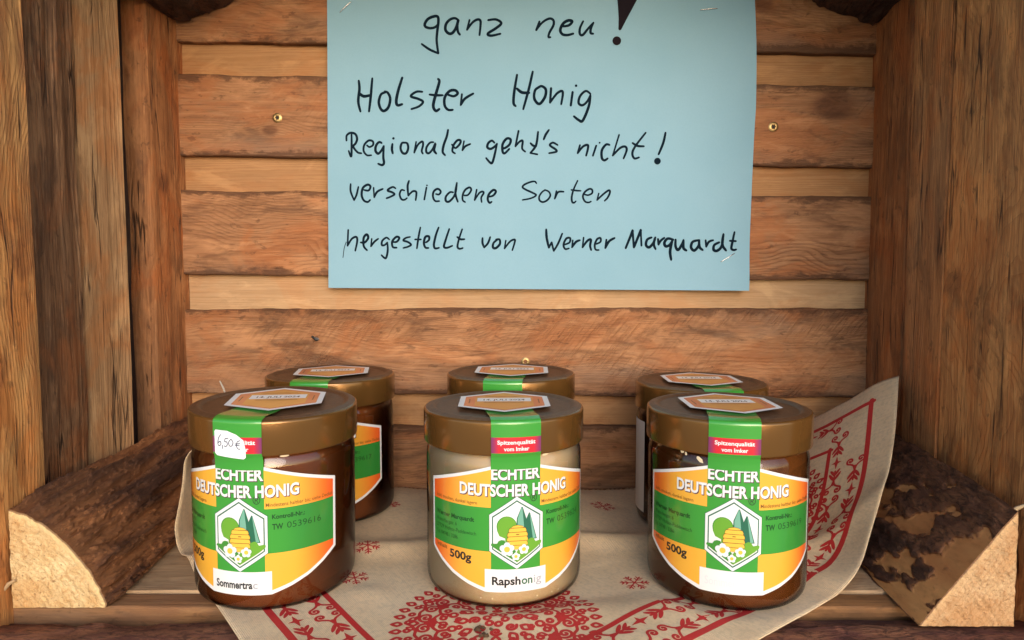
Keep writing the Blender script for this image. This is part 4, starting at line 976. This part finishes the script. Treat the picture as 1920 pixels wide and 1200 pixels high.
    lp = [(.0392, .0779), (.0434, .0777), (.04365, .0780), (.0438, .0786), (.0438, .0932), (.04365, .0939), (.0433, .0944), (.0426, .0947), (.0415, .0950), (.0402, .0956), (.0394, .0957), (.0384, .0955), (.0376, .0949), (.0370, .0944), (.0362, .0943)]
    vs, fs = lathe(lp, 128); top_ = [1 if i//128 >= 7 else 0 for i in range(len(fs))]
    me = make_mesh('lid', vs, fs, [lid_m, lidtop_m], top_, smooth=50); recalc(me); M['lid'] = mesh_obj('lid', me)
    tp = [(.0362, .0943), (.034, .0942), (.028, .0942), (.020, .0942), (.010, .0942), (0, .0942)]
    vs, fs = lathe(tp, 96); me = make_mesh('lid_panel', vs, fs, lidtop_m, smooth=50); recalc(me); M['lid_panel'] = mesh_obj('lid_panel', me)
    return M
M = build_common()
used = set()
def inst(key, parent, name=None):
    src = M[key]
    if key in used: o = src.copy(); C.objects.link(o)
    else: o = src; used.add(key)
    o.parent = parent; return o
def honey_obj(mat, parent):
    vs, fs = lathe(M['hp']); me = make_mesh('honey', vs, fs, mat, smooth=50); recalc(me); return mesh_obj('honey', me, parent)
def jar(key, phi, honey, label, sort=None, number=None, srot=0, full=True, tilt=(0, 0)):
    x, y, z = JARS[key]
    j = empty('honey_jar', (x, y, z+.0009), R(phi)); tag(j, label, 'honey jar', 'honey jars standing in two rows on the cloth')
    j.scale = {'FL': (.985, .985, 1.03), 'FR': (.985, .985, 1.012), 'FC': (1, 1, 1.012)}.get(key, (1, 1, 1))
    j.rotation_euler = (R(tilt[0]), R(tilt[1]), R(phi))
    inst('glass_body', j); honey_obj(honey, j); lid = inst('lid', j); inst('lid_panel', lid)
    st = inst('seal_strip', j); inst('strip_lettering', st)
    sk = inst('lid_sticker', j); inst('sticker_print', sk); sk.rotation_euler = (0, 0, R(srot)); sk.location = (.0005, .0015, 0)
    lab = inst('label', j); lab.location = (0, 0, .0009)
    for k in ('colour_print', 'lettering', 'emblem'): inst(k, lab)
    if number:
        P = Print(); put_text(P, number, 23.0, 40.9, 3.0, 17.5, GT, 4, -.004); P.build('control_number', LM, wrap, cut=[(0, 1.5)], parent=lab)
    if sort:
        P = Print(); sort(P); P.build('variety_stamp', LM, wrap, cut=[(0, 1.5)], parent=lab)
    return j
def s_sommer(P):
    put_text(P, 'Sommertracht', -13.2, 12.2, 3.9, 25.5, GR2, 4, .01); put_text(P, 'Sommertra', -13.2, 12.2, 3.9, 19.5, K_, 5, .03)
    put_text(P, 'c', 6.5, 12.2, 3.9, 2.3, GR, 5, .02)  # word end set in paler ink as painted glare
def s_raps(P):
    put_text(P, 'Rapsh', -12, 12.7, 4.2, 14.2, K_, 5, .03); put_text(P, 'on', 2.7, 12.7, 4.2, 5.6, 5, 5, .02); put_text(P, 'ig', 9.0, 12.7, 4.2, 4.2, GR, 5, .01)  # glare painted as lighter ink over the last letters
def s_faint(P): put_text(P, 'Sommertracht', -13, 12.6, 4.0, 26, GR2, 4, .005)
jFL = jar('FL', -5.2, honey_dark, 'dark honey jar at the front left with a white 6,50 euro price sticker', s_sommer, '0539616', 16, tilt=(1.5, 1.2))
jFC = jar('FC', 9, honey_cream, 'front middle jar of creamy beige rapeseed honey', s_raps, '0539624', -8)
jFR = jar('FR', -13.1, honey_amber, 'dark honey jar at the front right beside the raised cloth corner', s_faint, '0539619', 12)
jBL = jar('BL', -3.8, honey_dark, 'dark honey jar in the back row behind the jar with the price sticker', None, '0539617', 14)
jBC = jar('BC', -7, honey_dark, 'back-row jar hidden behind the creamy honey jar', None, None, 5)
jBR = jar('BR', 4.3, honey_amber, 'back-row jar at the right showing the edge of a blank white label', None, None, -6)
P = Print(); P.rect(-78, 8, -56, 69.5, 0, 0); P.build('back_label', [mBeige], wrap, cut=[(0, 1.5)], parent=jBR, smooth=True)
# pale flecks on the jars; those by the neck stand in for glints
fleck_m = flat('pale_fleck', (.75, .62, .42), .5)
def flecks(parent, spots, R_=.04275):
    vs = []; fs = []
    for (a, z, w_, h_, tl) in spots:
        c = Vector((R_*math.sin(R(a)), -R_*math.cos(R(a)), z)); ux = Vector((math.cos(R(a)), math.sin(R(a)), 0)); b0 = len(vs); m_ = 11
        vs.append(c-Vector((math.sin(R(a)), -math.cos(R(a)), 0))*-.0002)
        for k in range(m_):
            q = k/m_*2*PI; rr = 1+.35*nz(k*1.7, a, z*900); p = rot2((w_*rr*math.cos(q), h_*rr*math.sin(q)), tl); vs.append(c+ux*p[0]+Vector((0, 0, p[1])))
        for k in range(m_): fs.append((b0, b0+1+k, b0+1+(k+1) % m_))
    mesh_obj('pale_fleck', make_mesh('pale_fleck', vs, fs, fleck_m, smooth=60), parent)['kind'] = 'stuff'
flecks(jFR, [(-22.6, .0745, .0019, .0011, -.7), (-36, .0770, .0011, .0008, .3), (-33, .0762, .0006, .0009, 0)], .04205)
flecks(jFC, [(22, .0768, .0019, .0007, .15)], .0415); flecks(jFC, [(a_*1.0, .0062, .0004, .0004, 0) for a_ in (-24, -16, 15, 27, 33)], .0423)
flecks(jFL, [(30, .0768, .0022, .0005, 0)], .0415)
# price sticker
def pmap(u, v, l): r = .04455+l*.00003; a = u*.001/RL; return Vector((r*math.sin(a), -r*math.cos(a), (v-2.8)*.001))
P = Print(); P.poly([(-11.2, 92.2), (-10.4, 93.0), (-4, 92.8), (.5, 91.2), (4.0, 88.6), (5.0, 84), (5.0, 80.4), (4.0, 79.6), (-9.8, 80.8), (-11.0, 81.8)], 0, 1)
st = P.build('price_sticker', [flat('sticker_paper', (.80, .82, .88), .55)], pmap, cut=[(0, 1.25)], parent=jFL, smooth=True); st['label'] = 'white price sticker with a cut corner'
P = Print(); pen = lambda p: (-11.2+(p[0]-268)/17.2, 93.4-(p[1]-615)/17.2)
for s_ in ([(330, 660), (310, 690), (302, 735), (315, 752), (332, 735), (325, 715), (305, 728)], [(345, 745), (348, 772)], [(372, 690), (368, 715), (385, 715), (392, 735), (380, 752), (362, 750)], [(372, 690), (400, 684)],
           [(425, 690), (405, 715), (410, 745), (432, 745), (442, 715), (425, 690)], [(500, 700), (478, 712), (472, 745), (485, 768), (502, 768)], [(462, 728), (500, 724)], [(462, 740), (495, 738)]):
    P.stroke([pen(p) for p in s_], .42, 0, 2, dl=.02)
P.build('price_writing', [flat('pen_ink', (.03, .03, .08), .5)], pmap, parent=st)

# ------------------------------------------------------------------ loose bits
pale = flat('pale_straw', (.50, .35, .20), .8)
def sliver(name, pts, r, lab, cat='wood chip', mat=pale):
    n = len(pts); vs, fs = tube(pts, [r*(.35+.65*math.sin(PI*(i+.3)/(n-.4))) for i in range(n)], 6); o = place(name, vs, fs, mat, None, smooth=60)
    tag(o, lab, cat); return o
a, b = at(1722, 1100, .343), at(1762, 1094, .343)
sliver('wood_chip', [a, a.lerp(b, .3)+Vector((0, -.0005, .0004)), a.lerp(b, .7)+Vector((0, -.0004, 0)), b], .0012, 'small pale wood chip lying on the orange face of the right log')
a, b = at(1893, 962, .318), at(1925, 946, .318)
sliver('wood_splinter', [a, a.lerp(b, .4)+Vector((0, 0, .0006)), b], .0011, 'pale splinter sticking out above the right log end', 'splinter')
a, b = at(412, 714, .50), at(424, 742, .50)
sliver('straw_stalk', [a, a.lerp(b, .5)+Vector((.0004, 0, 0)), b], .0007, 'thin white stalk standing behind the lid of the front left jar', 'stalk', flat('white_stalk', (.5, .45, .38), .6))
a, b = at(5, 1110, .325), at(28, 1088, .325)
sliver('wood_splinter', [a, a.lerp(b, .5)+Vector((0, 0, .0012)), b], .0011, 'pale peeling splinter at the lower left edge beside the left log end', 'splinter')
# a few dry crumbs on the cloth in front of the creamy honey jar
crm = flat('dry_leaf_brown', (.10, .05, .022), .9)
rc = random.Random(8); vs = []; fs = []
for k in range(9):
    p = floor_at(908+rc.uniform(-16, 16), 1184+rc.uniform(-9, 9), .0024); rr = rc.uniform(.0008, .0022); b0 = len(vs)
    for q in range(6): vs.append(p+Vector((rr*math.cos(q*PI/3)*rc.uniform(.5, 1.2), rr*math.sin(q*PI/3)*rc.uniform(.5, 1.2), rc.uniform(-.0004, .0004))))
    vs.append(p+Vector((0, 0, .0011))); vs.append(p-Vector((0, 0, .0008)))
    for q in range(6): fs.append((b0+q, b0+(q+1) % 6, b0+6)); fs.append((b0+(q+1) % 6, b0+q, b0+7))
cr = place('leaf_crumbs', vs, fs, crm, None, smooth=None, offset=Vector((0, 0, 0)))
tag(cr, 'brown dry leaf crumbs on the red medallion at the front edge of the cloth', 'crumbs', kind='stuff')
# dead fly
fly = empty('dead_fly', at(592, 636, YB)-Vector((0, .0006, 0))); tag(fly, 'small dead black fly stuck on the rough plank above the back left lid', 'fly')
fm = flat('fly_black', (.01, .009, .009), .4)
def blob(c, rx, ry, rz, tilt=0):
    vs = []; fs = []; k, m = 12, 8
    for i in range(m+1):
        for j in range(k):
            th = PI*i/m; ph = 2*PI*j/k; x = rx*math.cos(th); q = rz*math.sin(th)*math.sin(ph); vs.append((c[0]+x*math.cos(tilt)-q*math.sin(tilt), c[1]+ry*math.sin(th)*math.cos(ph), c[2]+x*math.sin(tilt)+q*math.cos(tilt)))
    return vs, loft_fs(m+1, k)
vs, fs = blob((0, 0, 0), .0022, .001, .0011, -.7); bl2 = blob((-.0022, 0, .0018), .0011, .0009, .0010, -.7); off = len(vs); vs += bl2[0]; fs += [tuple(i+off for i in f) for f in bl2[1]]
mesh_obj('body', make_mesh('body', vs, fs, fm, smooth=60), fly)
vs, fs = [], []
for sg in (-1, 1):
    for k in range(3):
        tv, tf = tube([(-.001+k*.0006, 0, .001-k*.0006), (-.001+k*.0006+sg*.0012, -.0008, .0012-k*.0008+sg*.0010), (-.0008+k*.0007+sg*.0026, .0002, .0008-k*.0011+sg*.0014)], .00012, 5); o_ = len(vs); vs += tv; fs += [tuple(i+o_ for i in f) for f in tf]
mesh_obj('legs', make_mesh('legs', vs, fs, fm), fly)
wv_, wf_ = blob((.001, -.0006, .0006), .0024, .0002, .0009, -.45); mesh_obj('wing', make_mesh('wing', wv_, wf_, flat('fly_wing', (.06, .05, .05), .3), smooth=60), fly)

# ------------------------------------------------------------------ ground outside (below the box, bounces daylight)
gm = NT('paving'); tc = gm.n('TexCoord'); gn = gm.noise(tc.outputs['Object'], 3, 6, .6); gn2 = gm.noise(tc.outputs['Object'], 60, 4, .6)
gm.link(gm.mix(gm.mapr(gn, .3, .7), gm.mix(gn2, (.42, .35, .25), (.50, .42, .31)), (.36, .31, .22)), gm.p.inputs['Base Color']); gm.p.inputs['Roughness'].default_value = .9
me = make_mesh('ground', [(-150, -150, -1.1), (150, -150, -1.1), (150, 150, -1.1), (-150, 150, -1.1)], [(0, 1, 2, 3)], gm.m)
tag(mesh_obj('ground', me), kind='structure')
